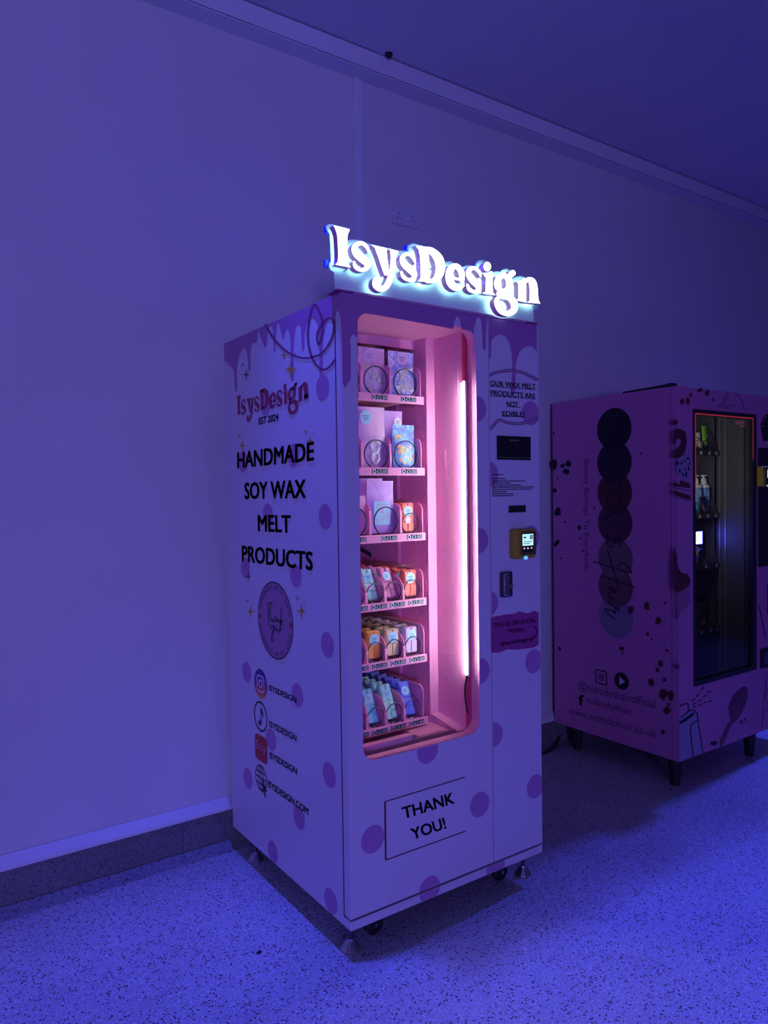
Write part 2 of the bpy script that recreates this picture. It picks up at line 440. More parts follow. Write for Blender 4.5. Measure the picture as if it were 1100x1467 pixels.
# cabinet shell
mb = MB()
mb.box((0, T1, B1), (.016, D1, H1)); mb.box((W1-.016, T1, B1), (W1, D1, H1)); mb.box((.016, T1, H1-.016), (W1-.016, D1, H1))
mb.box((.016, D1-.012, B1), (W1-.016, D1, H1-.016)); mb.box((.016, T1, B1), (W1-.016, D1-.012, B1+.03))
mb.box((0, 0, B1), (W1, T1, S1-.0075))
mb.build('cabinet', M_WRAP, vm)
# crimson gasket seen in the seams
G = .0022
seam = MB()
seam.prism([[(.0005, S1-.0075), (W1-.0005, S1-.0075), (W1-.0005, H1-.0005), (.0005, H1-.0005)], rrect(.044, .565, .516, 1.892, .05)], lambda u, v, d: (u, d, v), T1-.006, T1+.004)
seam.build('seam_gasket', M_SEAM, vm)
WIN = (.0505, .5745, .5085, 1.8845, .045)
hole = rrect(*WIN)
mb = MB().prism([[(0, S1), (WS-G, S1), (WS-G, H1), (0, H1)], hole], lambda u, v, d: (u, d, v), 0, T1-.007)
door = mb.build('door', M_WRAP, vm)
# pink reveal lining the window hole
mb = MB(); inn = rrect(WIN[0]+.0015, WIN[1]+.0015, WIN[2]-.0015, WIN[3]-.0015, .0435)
mb.prism([rrect(WIN[0]+.0002, WIN[1]+.0002, WIN[2]-.0002, WIN[3]-.0002, .0448), inn], lambda u, v, d: (u, d, v), -.0006, T1)
mb.build('window_trim', M_LINER, door)
mb = MB().prism([inn], lambda u, v, d: (u, d, v), .010, .014); mb.build('window_pane', M_GLASS, door)
panel = MB().box((WS+G, 0, S1), (W1, T1-.007, H1)).build('service_panel', M_WRAP, vm)

def F1(eps=.0007): return lambda x, y: on(x, y, 1, -eps)
def S_1(eps=.0007): return lambda x, y: on(x, y, 0, -eps)
PF, PS = F1(), S_1()

# ---- printed pattern: drips
def zz(z, pts): return [z(*p) for p in pts]
def print_poly(name, polys, pl, m, parent, kinds=None):
    mb = MB()
    for p in polys: mb.flat([p], pl)
    return mb.build(name, m, parent)
side_drip = zz(z2, [(62, 522), (62, 660), (78, 665), (120, 705), (142, 745), (148, 890), (157, 917), (166, 895), (163, 720), (178, 640), (200, 580), (222, 552), (245, 590), (255, 660), (258, 735), (268, 748), (274, 720), (272, 600), (280, 535), (300, 513), (328, 512), (333, 440), (340, 398), (352, 460), (372, 510), (388, 550), (400, 552), (408, 500), (415, 420), (430, 378), (450, 376), (458, 450), (463, 580), (470, 592), (477, 575), (480, 440), (495, 335), (508, 370), (525, 440), (540, 487), (552, 440), (568, 402), (588, 415), (598, 480), (600, 640), (603, 800), (614, 822), (626, 800), (622, 600), (626, 480), (640, 385), (662, 357), (682, 390), (686, 500), (690, 565), (698, 578), (707, 560), (712, 450), (730, 350), (750, 318), (782, 310), (812, 345), (828, 420), (832, 600), (830, 760), (842, 787), (858, 765), (858, 540), (870, 430), (890, 350), (915, 305), (938, 318), (957, 345), (957, 100)])
top_lim = lambda x, y: Vector((-.0007, min(PS(x, y).y, D1-.0006), min(PS(x, y).z, H1-.0006)))
print_poly('drip_print', [side_drip], top_lim, M_DRIP, vm)
dstrip = zz(z2, [(962, 98), (962, 290), (972, 262), (985, 255), (1000, 300), (1012, 420), (1016, 560), (1018, 90)])
print_poly('drip_print', [dstrip], top_lim, M_DRIP, door)
band = zz(z5, [(-52, -118), (-50, 600), (-30, 640), (-10, 600), (0, 590), (14, 560), (14, 330), (8, 260), (20, 222), (40, 213), (58, 235), (66, 262), (66, 110), (78, 78), (100, 55), (130, 45), (800, 168), (822, 170), (830, 110), (848, 72), (870, 90), (888, 175), (940, 185), (965, 198), (982, 220), (985, 160), (1005, 90), (1025, 78), (1040, 110), (1050, 220), (1052, 320), (1064, 342), (1078, 325), (1078, 200), (1085, 75)])
bandp = [PF(*p) for p in band]
bandp = [(max(0.0006, p.x), min(p.z, H1-.0006)) for p in bandp]
bandp[0] = (.0006, H1-.0006); bandp.append((WS-G-.0006, H1-.0006)); bandp[-2] = (WS-G-.0006, bandp[-2][1])
MB().flat([bandp], lambda u, v: (u, -.0007, v)).build('drip_print', M_DRIP, door)
pdr = zz(z8, [(52, -60), (52, 300), (62, 306), (74, 295), (78, 160), (100, 128), (150, 104), (195, 128), (225, 180), (242, 260), (248, 360), (244, 470), (232, 560), (248, 600), (266, 590), (274, 470), (276, 350), (290, 290), (312, 240), (345, 212), (385, 200), (420, 212), (444, 250), (446, -60)])
pp = [PF(*p) for p in pdr]; pp = [(min(max(p.x, WS+G+.0006), W1-.0006), min(p.z, H1-.0006)) for p in pp]
MB().flat([pp], lambda u, v: (u, -.0007, v)).build('drip_print', M_DRIP, panel)
# lilac accent lines printed along the drips
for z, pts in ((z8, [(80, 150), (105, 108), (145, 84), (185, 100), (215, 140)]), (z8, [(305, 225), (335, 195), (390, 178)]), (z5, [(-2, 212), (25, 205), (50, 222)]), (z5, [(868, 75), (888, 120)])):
    mb = MB(); stroke_quads(mb, stroke([z(*p) for p in pts], .45), F1(.0011)); mb.build('drip_line_print', M_DOT, panel if z is z8 else door)
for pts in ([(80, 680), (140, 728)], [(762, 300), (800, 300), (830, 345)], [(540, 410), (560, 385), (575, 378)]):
    mb = MB(); stroke_quads(mb, stroke([z2(*p) for p in pts], .4), S_1(.0011)); mb.build('drip_line_print', M_DOT, vm)

# ---- polka dots
def dots(cs, axis, r, parent, lim):
    for c in cs:
        mb = MB()
        p = PF(*c) if axis == 'F' else PS(*c)
        u, v = (p.x, p.z) if axis == 'F' else (-p.y, p.z)
        lp = []
        for (a, b) in circ(u, v, r, n=32):
            lp.append((min(max(a, lim[0]), lim[1]), min(max(b, lim[2]), lim[3])))
        mb.flat([lp], (lambda a, b: (a, -.0006, b)) if axis == 'F' else (lambda a, b: (-.0006, -a, b)))
        mb.build('dot_print', M_DOT, parent)
sd = [z2(857, 877), z3(672, 518), z3(685, 1310), z3(490, 883), z3(178, 835), z3(475, 140), z3(163, 180), z3(317, 505), z4(183, 125), z4(582, 308), z4(375, 658), z4(832, 935), z4(192, 962), z4(595, 1270), (390.5, 1221), (473.5, 1291), z2(395, 1010)]
dots(sd, 'S', .038, vm, (-D1+.001, -T1-.001, B1+.001, H1-.001))
dots([z10(220, 558), z10(500, 805), z10(747, 387)], 'F', .0415, door, (.001, WS-G-.001, S1+.001, H1-.001))
dots([z10(490, 120)], 'F', .0415, door, (.001, WS-G-.001, S1+.001, WIN[1]-.001))       # cut by the window's lower edge
dots([z5(1005, 800), z6(1022, 575), z7(1035, 560)], 'F', .0415, door, (WIN[2]+.001, WS-G-.001, S1+.001, H1-.001))   # cut by its right edge
dots([z10(1020, 298), z9(52, 95), z9(345, 540), z9(365, 1405), z9(50, 1000), z10(815, 45), z8(395, 745)], 'F', .0415, panel, (WS+G+.001, W1-.001, S1+.001, H1-.001))
dots([z10(500, 805), z10(825, 695)], 'F', .0415, vm, (.001, W1-.001, B1+.001, S1-.0085))

# ---- crimson heart scribble, stars, logo and lettering on the side
mb = MB()
stroke_quads(mb, stroke([z2(*p) for p in [(395, 370), (470, 490), (560, 580), (660, 630), (760, 635), (860, 590), (930, 480), (950, 380), (930, 320), (880, 330), (830, 400), (812, 460), (825, 525), (845, 480), (858, 400), (850, 310), (815, 230), (790, 205), (765, 260), (740, 400), (745, 530), (780, 650), (830, 715), (880, 730), (930, 690), (957, 648)]], 1.5), S_1(.0013))
mb.build('heart_scribble', M_PLUM, vm)
def stars(lst, pl, m, parent):
    for (z, x, y, rx, ry) in lst: MB().flat([[z(*p) for p in star4(x, y, rx, ry)]], pl).build('star_print', m, parent)
stars([(z2, 600, 730, 50, 80), (z2, 545, 610, 28, 48), (z2, 635, 603, 12, 16), (z2, 208, 1345, 26, 46), (z2, 183, 1272, 14, 22), (z2, 228, 1280, 9, 13), (z2, 755, 1306, 24, 58), (z2, 720, 1232, 20, 30), (z2, 782, 1245, 11, 15), (z2, 757, 1186, 8, 10),
       (z3, 210, 1105, 24, 42), (z3, 190, 1040, 12, 18), (z3, 225, 1060, 7, 11), (z3, 525, 1103, 28, 58), (z3, 500, 1025, 14, 24), (z3, 543, 1052, 9, 13)], S_1(.0012), M_GOLD, vm)
stars([(z2, 240, 770, 28, 48), (z2, 213, 690, 12, 20), (z3, 197, 887, 18, 34), (z3, 177, 822, 8, 12)], S_1(.0012), M_PLUM, vm)

# the retro logo letters, drawn once as pen strokes / outlines (zoomed-photo coordinates)
LOGO = [
 ('I', q1, [('poly', [(135, 85), (395, 148), (388, 178), (365, 225), (354, 330), (362, 560), (372, 690), (410, 752), (172, 704), (205, 665), (214, 560), (205, 330), (195, 225), (165, 135)])]),
 ('s', q1, [('st', [(690, 505, 14), (672, 440, 26), (610, 378, 30), (530, 374, 34), (468, 440, 42), (505, 535, 58), (600, 612, 66), (672, 690, 54), (650, 768, 36), (570, 788, 28), (490, 745, 30), (462, 668, 20)])]),
 ('y', q1, [('poly', [(735, 392), (985, 448), (985, 480), (975, 500), (990, 640), (1010, 760), (1000, 880), (945, 872), (905, 770), (850, 600), (790, 440)]),
            ('poly', [(995, 452), (1165, 492), (1160, 520), (1130, 560), (1110, 700), (1060, 760), (1030, 740), (1045, 600), (1030, 480)]),
            ('st', [(1082, 680, 38), (1058, 820, 44), (1020, 960, 48), (960, 1060, 44), (880, 1085, 48), (815, 1030, 58), (812, 960, 55)])]),
 ('s', q2, [('st', [(438, 410, 12), (412, 338, 24), (350, 272, 26), (275, 274, 30), (230, 335, 38), (268, 425, 52), (352, 500, 58), (418, 580, 48), (398, 655, 32), (320, 668, 25), (248, 620, 27), (222, 548, 18)])]),
 ('D', q2, [('poly', [(440, 130), (600, 150), (660, 172), (650, 240), (655, 640), (700, 700), (480, 692), (520, 640), (525, 520), (512, 300), (490, 190)]),
            ('st', [(610, 190, 42), (700, 220, 55), (800, 330, 72), (835, 470, 74), (805, 600, 64), (735, 680, 42), (620, 690, 28)])]),
 ('e', q3, [('st', [(60, 300, 16), (120, 312, 14), (185, 322, 14)]), ('st', [(165, 318, 30), (165, 240, 34), (110, 168, 30), (45, 200, 38), (25, 285, 42), (55, 375, 42), (120, 415, 32), (185, 385, 16)])]),
 ('s', q3, [('st', [(382, 282, 10), (362, 230, 19), (312, 190, 20), (258, 205, 26), (245, 260, 31), (290, 322, 40), (346, 380, 38), (356, 432, 26), (308, 455, 20), (252, 428, 21), (232, 378, 14)])]),
 ('i', q3, [('poly', [(405, 252), (470, 240), (508, 222), (516, 260), (518, 460), (548, 496), (398, 474), (436, 455), (440, 300)]), ('ell', (455, 172, 42, 54))]),
 ('g', q3, [('st', [(620, 278, 24), (575, 320, 36), (575, 400, 36), (625, 448, 24), (690, 425, 36), (705, 350, 38), (670, 285, 30), (615, 278, 24)]), ('st', [(690, 285, 26), (735, 250, 34), (740, 245, 34)]),
            ('st', [(600, 440, 18), (580, 480, 24), (620, 505, 28), (700, 520, 34), (755, 580, 40), (755, 660, 36), (690, 700, 30), (610, 670, 32), (565, 600, 28), (560, 545, 22), (600, 510, 20)])]),
 ('n', q3, [('poly', [(782, 340), (835, 322), (880, 298), (890, 350), (892, 560), (900, 576), (775, 552), (806, 530), (806, 370)]),
            ('st', [(885, 345, 18), (915, 318, 26), (960, 345, 42), (978, 430, 46), (980, 520, 46)]), ('poly', [(932, 500), (1026, 500), (1032, 550), (1052, 590), (905, 576), (934, 555)])]),
]
def logo_loops(entry):
    _, z, shp = entry; out = []
    for s in shp:
        if s[0] == 'poly': out.append(('poly', [z(*p) for p in s[1]]))
        elif s[0] == 'ell': out.append(('poly', [z(*p) for p in circ(*s[1], n=20)]))
        else: out.append(('st', stroke([(*z(p[0], p[1]), p[2]*(z(1, 0)[0]-z(0, 0)[0])) for p in s[1]])))
    return out
YFRONT = -.030
SP = lambda x, y: on(x, y, 1, YFRONT)
# flat copy of the logo on the cabinet side
Ab, Bb, Tb = PS(*z2(168, 1097)), PS(*z2(752, 962)), PS(*z2(166, 945))
sA, sB, sT = SP(*q1(172, 704)), SP(*q3(1052, 590)), SP(*q1(135, 85))
def to_side(x, y):
    p = SP(x, y); L = (sB.x-sA.x); u = (p.x-sA.x)/L
    base = sA.z+(sB.z-sA.z)*u; v = (p.z-base)/(sT.z-sA.z)
    q = Ab+(Bb-Ab)*u+(Tb-Ab)*v; q.x = -.0014; return q
mb = MB()
for e in LOGO:
    for kind, g in logo_loops(e):
        if kind == 'poly': mb.flat([g], to_side)
        else: stroke_quads(mb, g, to_side)
mb.build('logo_print', M_CRIM, vm)

PS2 = S_1(.0015); PF2 = F1(.0015)
def lettering(items, pl, m, parent, bold=.02, sp=1.0):
    for (txt, z, bl, br, tl_) in items:
        mb = MB(); put_text(mb, txt, z(*bl), z(*br), z(*tl_), pl, bold, sp); mb.build('lettering', m, parent)
lettering([('EST 2024', z2, (342, 1175), (500, 1140), (342, 1122)), ('HANDMADE', z3, (130, 218), (600, 170), (130, 124)), ('SOY WAX', z3, (175, 408), (550, 402), (174, 312)),
           ('MELT', z3, (258, 607), (458, 617), (256, 510)), ('PRODUCTS', z3, (159, 793), (593, 850), (158, 700))], PS2, M_BLACK, vm, .030)
lettering([('ISYSDESIGN', z4, (358, 268), (573, 370), (358, 226)), ('ISYSDESIGN', z4, (361, 555), (574, 674), (361, 508)), ('ISYSDESIGN', z4, (363, 801), (578, 934), (363, 755)), ('ISYSDESIGN.COM', z4, (350, 1027), (667, 1254), (350, 979))], PS2, M_BLACK, vm, .022)
# round thank-you sticker
def side_uv(p): return (-p.y, p.z)
cL, cR, cT, cB_ = [side_uv(PS(*o1(*p))) for p in ((163, 650), (738, 800), (405, 97), (495, 1358))]
ccx, ccz = (cL[0]+cR[0])/2, (cT[1]+cB_[1])/2; cr = ((cR[0]-cL[0])/2+(cT[1]-cB_[1])/2)/2
su = lambda e: (lambda u, v: (-e, -u, v))
st = MB(); st.flat([circ(ccx, ccz, cr, n=48)], su(.0012)); st.cur = 1
st.flat([circ(ccx, ccz, cr*1.0, n=48), circ(ccx, ccz, cr*.965, n=48)], su(.0015))
st.cur = 2
for sgn in (-1, 1):
    hx, hz, hs = ccx+sgn*cr*.87, ccz, cr*.085
    st.flat([[(hx+hs*16*math.sin(t)**3/16, hz+hs*(13*math.cos(t)-5*math.cos(2*t)-2*math.cos(3*t)-math.cos(4*t))/16) for t in [2*math.pi*i/24 for i in range(24)]]], su(.0016))
st.cur = 1
for flip in (0, 1):
    word = 'HANDMADE WITH LOVE'; n = len(word)
    for i, ch in enumerate(word):
        if ch == ' ': continue
        if flip == 0: th = math.pi*(.93-.86*(i+.5)/n); up = 1
        else: th = math.pi*(1.07+.86*(i+.5)/n); up = -1
        rr = cr*(.80 if up == 1 else .92); c, s_ = math.cos(th), math.sin(th)
        A = Vector((-.0016, -(ccx+rr*c), ccz+rr*s_)); hh = cr*.115
        ux = Vector((0, -(s_)*up, -c*up))*hh; uy = Vector((0, -c*up, s_*up))*hh
        put_text3(st, ch, A, ux, uy, .005, center=True)
for pts in ([(295, 462), (340, 440), (415, 432)], [(335, 445), (330, 600), (335, 810)], [(375, 440), (360, 560), (368, 720), (390, 690), (400, 740), (425, 740)], [(455, 650), (425, 690), (420, 740), (450, 735), (465, 670), (470, 745), (490, 700), (505, 760), (520, 720)],
            [(548, 510), (535, 620), (520, 880), (535, 760), (562, 700), (540, 780), (570, 790)], [(370, 790), (375, 850), (410, 800), (412, 870), (410, 1000), (398, 1065), (380, 1010), (400, 900), (430, 840)], [(445, 800), (430, 850), (450, 890), (470, 840), (480, 890), (500, 920), (510, 860), (535, 890)]):
    stroke_quads(st, stroke([o1(*p) for p in pts], .55), S_1(.0017))
st.build('thank_you_sticker', [mat('sticker_mauve', (.40, .17, .33), .4), M_BLACK, M_CRIM], vm)
# social icons
def side_circle(z, l, r, t, b):
    a, c, d, e = [side_uv(PS(*z(*p))) for p in (l, r, t, b)]
    return (a[0]+c[0])/2, (d[1]+e[1])/2, ((c[0]-a[0])/2+(d[1]-e[1])/2)/2
ix, iz, ir = side_circle(o2, (68, 190), (203, 245), (118, 57), (152, 378))
m = mat('icon_gradient', (.1, .02, .3), .45); L = m.node_tree.links
tc = N(m, 'ShaderNodeTexCoord'); sp = N(m, 'ShaderNodeSeparateXYZ'); L.new(tc.outputs['Generated'], sp.inputs[0])
r = ramp(m, [(.0, (.75, .30, .03)), (.35, (.50, .03, .08)), (.65, (.10, .02, .25)), (1., (.02, .015, .20))]); L.new(sp.outputs['Z'], r.inputs[0]); L.new(r.outputs[0], bsdf(m).inputs['Base Color'])
MB().flat([circ(ix, iz, ir, n=40)], su(.0012)).build('social_icon', m, vm)
mb = MB(); mb.flat([rrect(ix-ir*.58, iz-ir*.58, ix+ir*.58, iz+ir*.58, ir*.3), rrect(ix-ir*.48, iz-ir*.48, ix+ir*.48, iz+ir*.48, ir*.22)], su(.0016))
mb.flat([circ(ix, iz, ir*.30), circ(ix, iz, ir*.19)], su(.0016)); mb.flat([circ(ix+ir*.3, iz+ir*.3, ir*.06, n=10)], su(.0016)); mb.build('social_icon', M_WHITE, vm)
jx, jz, jr = side_circle(o2, (66, 540), (206, 590), (115, 395), (155, 730))
mb = MB(); mb.flat([circ(jx, jz, jr, n=40), circ(jx, jz, jr*.88, n=40)], su(.0014))
mb.flat([circ(jx-jr*.12, jz-jr*.45, jr*.22, jr*.17)], su(.0015)); mb.flat([[(jx+.03*jr, jz-jr*.45), (jx+.13*jr, jz-jr*.45), (jx+.13*jr, jz+jr*.28), (jx+.45*jr, jz+jr*.05), (jx+.45*jr, jz+jr*.2), (jx+.13*jr, jz+jr*.62), (jx+.03*jr, jz+jr*.62)]], su(.0015))
mb.build('social_icon', M_BLACK, vm)
ca, cb, cc, cdn = [side_uv(PS(*o2(*p))) for p in ((75, 728), (205, 805), (205, 1082), (78, 985))]
ex0, ex1 = (ca[0]+cdn[0])/2, (cb[0]+cc[0])/2; ez1, ez0 = (ca[1]+cb[1])/2, (cc[1]+cdn[1])/2
MB().flat([rrect(ex0, ez0, ex1, ez1, .018)], su(.0012)).build('social_icon', mat('red_print', (.42, .015, .02), .45), vm)
mb = MB(); put_text3(mb, 'Etsy', Vector((-.0016, -(ex0+(ex1-ex0)*.1), ez0+(ez1-ez0)*.42)), Vector((0, -.02, 0)), Vector((0, 0, .030)), .0, width=(ex1-ex0)*.8); mb.build('lettering', mat('dull_pink_print', (.60, .30, .34), .5), vm)
gx, gz, gr = side_circle(o2, (80, 1190), (200, 1240), (125, 1068), (150, 1350))
mb = MB()
mb.flat([circ(gx, gz, gr, n=36), circ(gx, gz, gr*.9, n=36)], su(.0014))
for k in (.45,): mb.flat([circ(gx, gz, gr*k, gr, n=30), circ(gx, gz, gr*(k-.09), gr*.97, n=30)], su(.0014))
mb.flat([[(gx-gr*.05, gz-gr), (gx+gr*.05, gz-gr), (gx+gr*.05, gz+gr), (gx-gr*.05, gz+gr)]], su(.0014))
for dz, w in ((-.45, .86), (0, .95), (.45, .86)): mb.flat([[(gx-gr*w, gz+gr*(dz-.04)), (gx+gr*w, gz+gr*(dz-.04)), (gx+gr*w, gz+gr*(dz+.04)), (gx-gr*w, gz+gr*(dz+.04))]], su(.0014))
mb.flat([[(gx+gr*.25, gz+gr*.1), (gx+gr*.25, gz-gr*1.15), (gx+gr*.5, gz-gr*.85), (gx+gr*.68, gz-gr*1.3), (gx+gr*.85, gz-gr*1.2), (gx+gr*.68, gz-gr*.78), (gx+gr*1.0, gz-gr*.75)]], su(.0017))
mb.build('social_icon', M_BLACK, vm)

# ---- front: delivery flap, payment column
fx0, fz0, fx1, fz1 = .127, .269, .438, .440
fl = MB().prism([rrect(fx0-.004, fz0-.004, fx1+.004, fz1+.004, .004, 2)], lambda u, v, d: (u, d, v), -.0008, .0).build('flap_recess', M_SEAM, door)
flap = MB().prism([rrect(fx0+.001, fz0+.002, fx1+.002, fz1+.002, .002, 2)], lambda u, v, d: (u, d, v), -.0040, -.0012).build('delivery_flap', mat('flap_wrap', (.66, .60, .66), .38), door)
PFL = F1(.0046)
for (txt, bl, br, tl_) in (('THANK', (373, 458), (622, 380), (363, 403)), ('YOU!', (418, 560), (582, 503), (404, 508))):
    mb = MB(); put_text(mb, txt, z10(*bl), z10(*br), z10(*tl_), PFL, .030); mb.build('lettering', M_BLACK, flap)
lettering([('OUR WAX MELT', z8, (70, 522), (437, 550), (68, 480)), ('PRODUCTS ARE', z8, (73, 600), (434, 625), (72, 560)), ('NOT', z8, (203, 690), (293, 695), (202, 650)), ('EDIBLE!', z8, (168, 766), (346, 772), (167, 727))], PF2, M_BLACK, panel, .024)
mb = MB()
for (a, b) in (((68, 526), (438, 555)), ((72, 604), (435, 630)), ((203, 691), (315, 698)), ((166, 769), (350, 776))):
    stroke_quads(mb, stroke([z8(*a), z8(*b)], .42), PF2)
mb.build('lettering_underline', M_BLACK, panel)
mb = MB()
xlim = lambda p: Vector((min(max(p.x, WS+G+.001), W1-.001), p.y, p.z))
for pts in ([(49, 442), (110, 418), (180, 404), (250, 400), (340, 420), (444, 472)], [(444, 788), (380, 812), (320, 828), (250, 828), (190, 815), (140, 800), (95, 845), (50, 890)]):
    mb = MB(); stroke_quads(mb, stroke([z8(*p) for p in pts], 2.0), lambda x, y: xlim(F1(.0011)(x, y)))
    mb.cur = 1; stroke_quads(mb, stroke([z8(*p) for p in pts], .45), lambda x, y: xlim(F1(.0013)(x, y)))
    mb.build('speech_bubble_print', [M_PLUM, M_WRAP], panel)
# touch screen
sc = MB(); a, b = PF(711.5, 657), PF(759, 625)
sc.cbox((.594, -.004, 1.465), (.751, -.0002, 1.545), .0015)
scr = sc.build('screen', mat('screen_black', (.008, .009, .016), .18), panel)
mb = MB(); put_text3(mb, 'WELCOME!', Vector((.672, -.0045, 1.528)), Vector((.0055, 0, 0)), Vector((0, 0, .0055)), 0, center=True)
for q in ((.632, 1.505), (.71, 1.5)): put_text3(mb, '- - - -', Vector((q[0], -.0045, q[1])), Vector((.003, 0, 0)), Vector((0, 0, .003)), 0, center=True)
mb.box((.60, -.0046, 1.4725), (.745, -.0044, 1.4732))
mb.build('screen_text', mat('screen_glow', (.05, .05, .07), .4, emit=(.35, .36, .55), es=.09), scr)
# instruction notice, tiny lines
mb = MB(); rng = random.Random(9)      # too small to read in the photo: word-length marks
for (y_, w_) in ((680.5, .30), (686.4, .41), (689.9, 1.0), (692.8, .53), (696, .88), (698.9, 1.27), (702, 1.21), (705.2, .42), (708.2, .63), (711.2, .63)):
    p = on(705.2, y_, 1, -.0015); u_ = 0
    while u_ < .155*w_:
        l_ = min(rng.uniform(.006, .018), .155*w_-u_); mb.box((p.x+u_, -.0016, p.z), (p.x+u_+l_, -.0014, p.z+rng.uniform(.0028, .0036))); u_ += l_+.0022
o = mb.build('notice_lettering', M_BLACK, panel); o['kind'] = 'stuff'
# note slot
mb = MB().cbox((.645, -.005, 1.2885), (.724, -.0002, 1.312), .002); mb.box((.655, -.0062, 1.2975), (.714, -.005, 1.303))
mb.build('note_slot', M_RUBBER, panel)
# yellow card reader
cr_ = MB().cbox((.6445, -.034, 1.133), (.742, -.0002, 1.234), .008).build('card_reader', mat('reader_yellow', (.36, .27, .02), .35), panel)
MB().cbox((.667, -.037, 1.146), (.738, -.033, 1.226), .003).build('reader_face', mat('reader_bezel', (.10, .085, .02), .4), cr_)
MB().box((.673, -.0385, 1.178), (.722, -.0365, 1.216)).build('reader_screen', mat('reader_lcd', (.2, .3, .3), .3, emit=(.55, .95, 1.0), es=.95), cr_)
mb = MB()
mb.box((.676, -.0389, 1.203), (.688, -.0387, 1.208))
for k in range(2): mb.box((.676, -.0389, 1.184+.006*k), (.705+.01*k, -.0387, 1.186+.006*k))
mb.build('reader_text', M_BLACK, cr_)
mb = MB().box((.706, -.0389, 1.199), (.712, -.0387, 1.205)).box((.713, -.0389, 1.206), (.719, -.0387, 1.212)); mb.cur = 1
mb.box((.713, -.0389, 1.199), (.719, -.0387, 1.205)).box((.706, -.0389, 1.206), (.712, -.0387, 1.212)); mb.build('reader_logo', [mat('logo_red', (.6, .05, .05), .4), mat('logo_blue', (.05, .08, .6), .4)], cr_)
MB().box((.673, -.0383, 1.156), (.722, -.0365, 1.174)).build('reader_keypad', M_RUBBER, cr_)
for k in range(3): MB().lathe([(.0028, 0), (.0028, -.0015), (.001, -.002)], (.679+.017*k, -.0383, 1.169), 'y', 10).build('reader_button', mat('button_glow', (.6, .6, .6), .4, emit=(.9, .95, 1), es=.6), cr_)
MB().prism([circ(.690, 1.137, .0085, .006, 16)], lambda u, v, d: (u, d, v), -.0362, -.033).build('reader_light', mat('reader_blue', (.05, .2, .6), .4, emit=(.10, .45, 1.0), es=1.2), cr_)
# lock handle
h = MB().cbox((.600, -.016, 1.008), (.648, -.0002, 1.093), .004).build('lock_handle', mat('handle_dark', (.05, .05, .075), .35, .3), panel)
MB().cbox((.604, -.0225, 1.014), (.626, -.015, 1.088), .003).build('handle_grip', mat('chrome', (.75, .7, .8), .15, 1.0), h)
MB().lathe([(.007, 0), (.007, -.004), (.004, -.005)], (.638, -.016, 1.045), 'y', 14).build('key_lock', M_STEEL, h)
# painted tag panel
rng = random.Random(5)
tp = [z9(*p) for p in [(62, 1105), (90, 1090), (130, 1085), (180, 1075), (230, 1072), (260, 1055), (320, 1070), (370, 1050), (398, 1062), (400, 1180), (398, 1290), (360, 1310), (300, 1318), (240, 1325), (180, 1322), (120, 1345), (68, 1345)]]
MB().flat([tp], F1(.0010)).build('brushed_print', mat('magenta_print', (.34, .05, .22), .45), panel)
lettering([('TAG US ON SOCIAL', z9, (84, 1168), (382, 1130), (82, 1138)), ('MEDIA!', z9, (188, 1208), (298, 1195), (186, 1180)), ('#isysdesign', z9, (133, 1297), (328, 1262), (132, 1268))], PF2, M_BLACK, panel, .024)
mb = MB()
for pts in ([(362, 1155), (380, 1175), (384, 1205), (372, 1235), (345, 1252)], [(358, 1238), (340, 1253), (352, 1268)]): stroke_quads(mb, stroke([z9(*p) for p in pts], .7), PF2)
mb.build('arrow_print', M_BLACK, panel)

# ---- feet and castors
for (x, y) in ((.035, .06), (W1-.035, .06), (.035, D1-.12), (W1-.035, D1-.12)):
    f = MB().lathe([(.030, 0), (.031, .004), (.029, .008), (.013, .030), (.012, .036)], (x, y, 0), n=12).build('levelling_foot', M_STEEL, vm)
    MB().lathe([(.0075, .034), (.0075, B1+.002)], (x, y, 0), n=10).build('foot_stem', mat('dark_steel', (.12, .12, .14), .4, .8), f, True)
for (x, y) in ((.135, .085), (W1-.125, .085), (.135, D1-.16), (W1-.125, D1-.16)):
    c = MB().lathe([(.0, -.011), (.026, -.011), (.031, -.008), (.031, .008), (.026, .011), (.0, .011)], (x, y, .031), 'y', 20).build('castor', M_RUBBER, vm, True)
    MB().lathe([(.006, -.016), (.006, .016)], (x, y, .031), 'y', 10).build('axle', M_STEEL, c)
    mb = MB()
    for s in (-1, 1): mb.box((x-.014, y+s*.014-.0015, .020), (x+.014, y+s*.014+.0015, .066))
    mb.box((x-.016, y-.016, .066), (x+.016, y+.016, .070)); mb.box((x-.03, y-.03, .088), (x+.03, y+.03, B1+.001)); mb.lathe([(.012, .07), (.012, .089)], (x, y, 0), n=12)
    mb.build('fork', M_RUBBER, c)

# ---- lit interior
XI = .455; YP = .205; XP = .492
lin = MB()
lin.box((.0165, T1+.005, .45), (.020, D1-.03, H1-.03))                       # left wall
lin.box((.0165, D1-.034, .45), (XI+.04, D1-.03, H1-.03))                     # back
lin.box((XI, .36, .45), (XI+.012, D1-.034, H1-.03))                          # right wall, rear
lin.box((XI-.012, .352, .45), (XI, .366, H1-.03))                            # rib
lin.box((.020, T1+.005, H1-.045), (XP, .26, H1-.035)); lin.box((.020, .255, H1-.075), (XI, .262, H1-.035))   # ceiling with lip
lin.box((.020, .262, H1-.036), (XI, D1-.034, H1-.03))
lin.build('interior_liner', M_LINER, vm)
post = MB().cbox((XI, YP-.012, .47), (XP, YP+.001, H1-.045), .002).build('lock_post', M_LINER2, vm)
ip = MB().box((XP, T1+.012, .47), (XP+.004, YP-.010, H1-.045)).build('inner_side_panel', M_LINER, vm)
mb = MB()
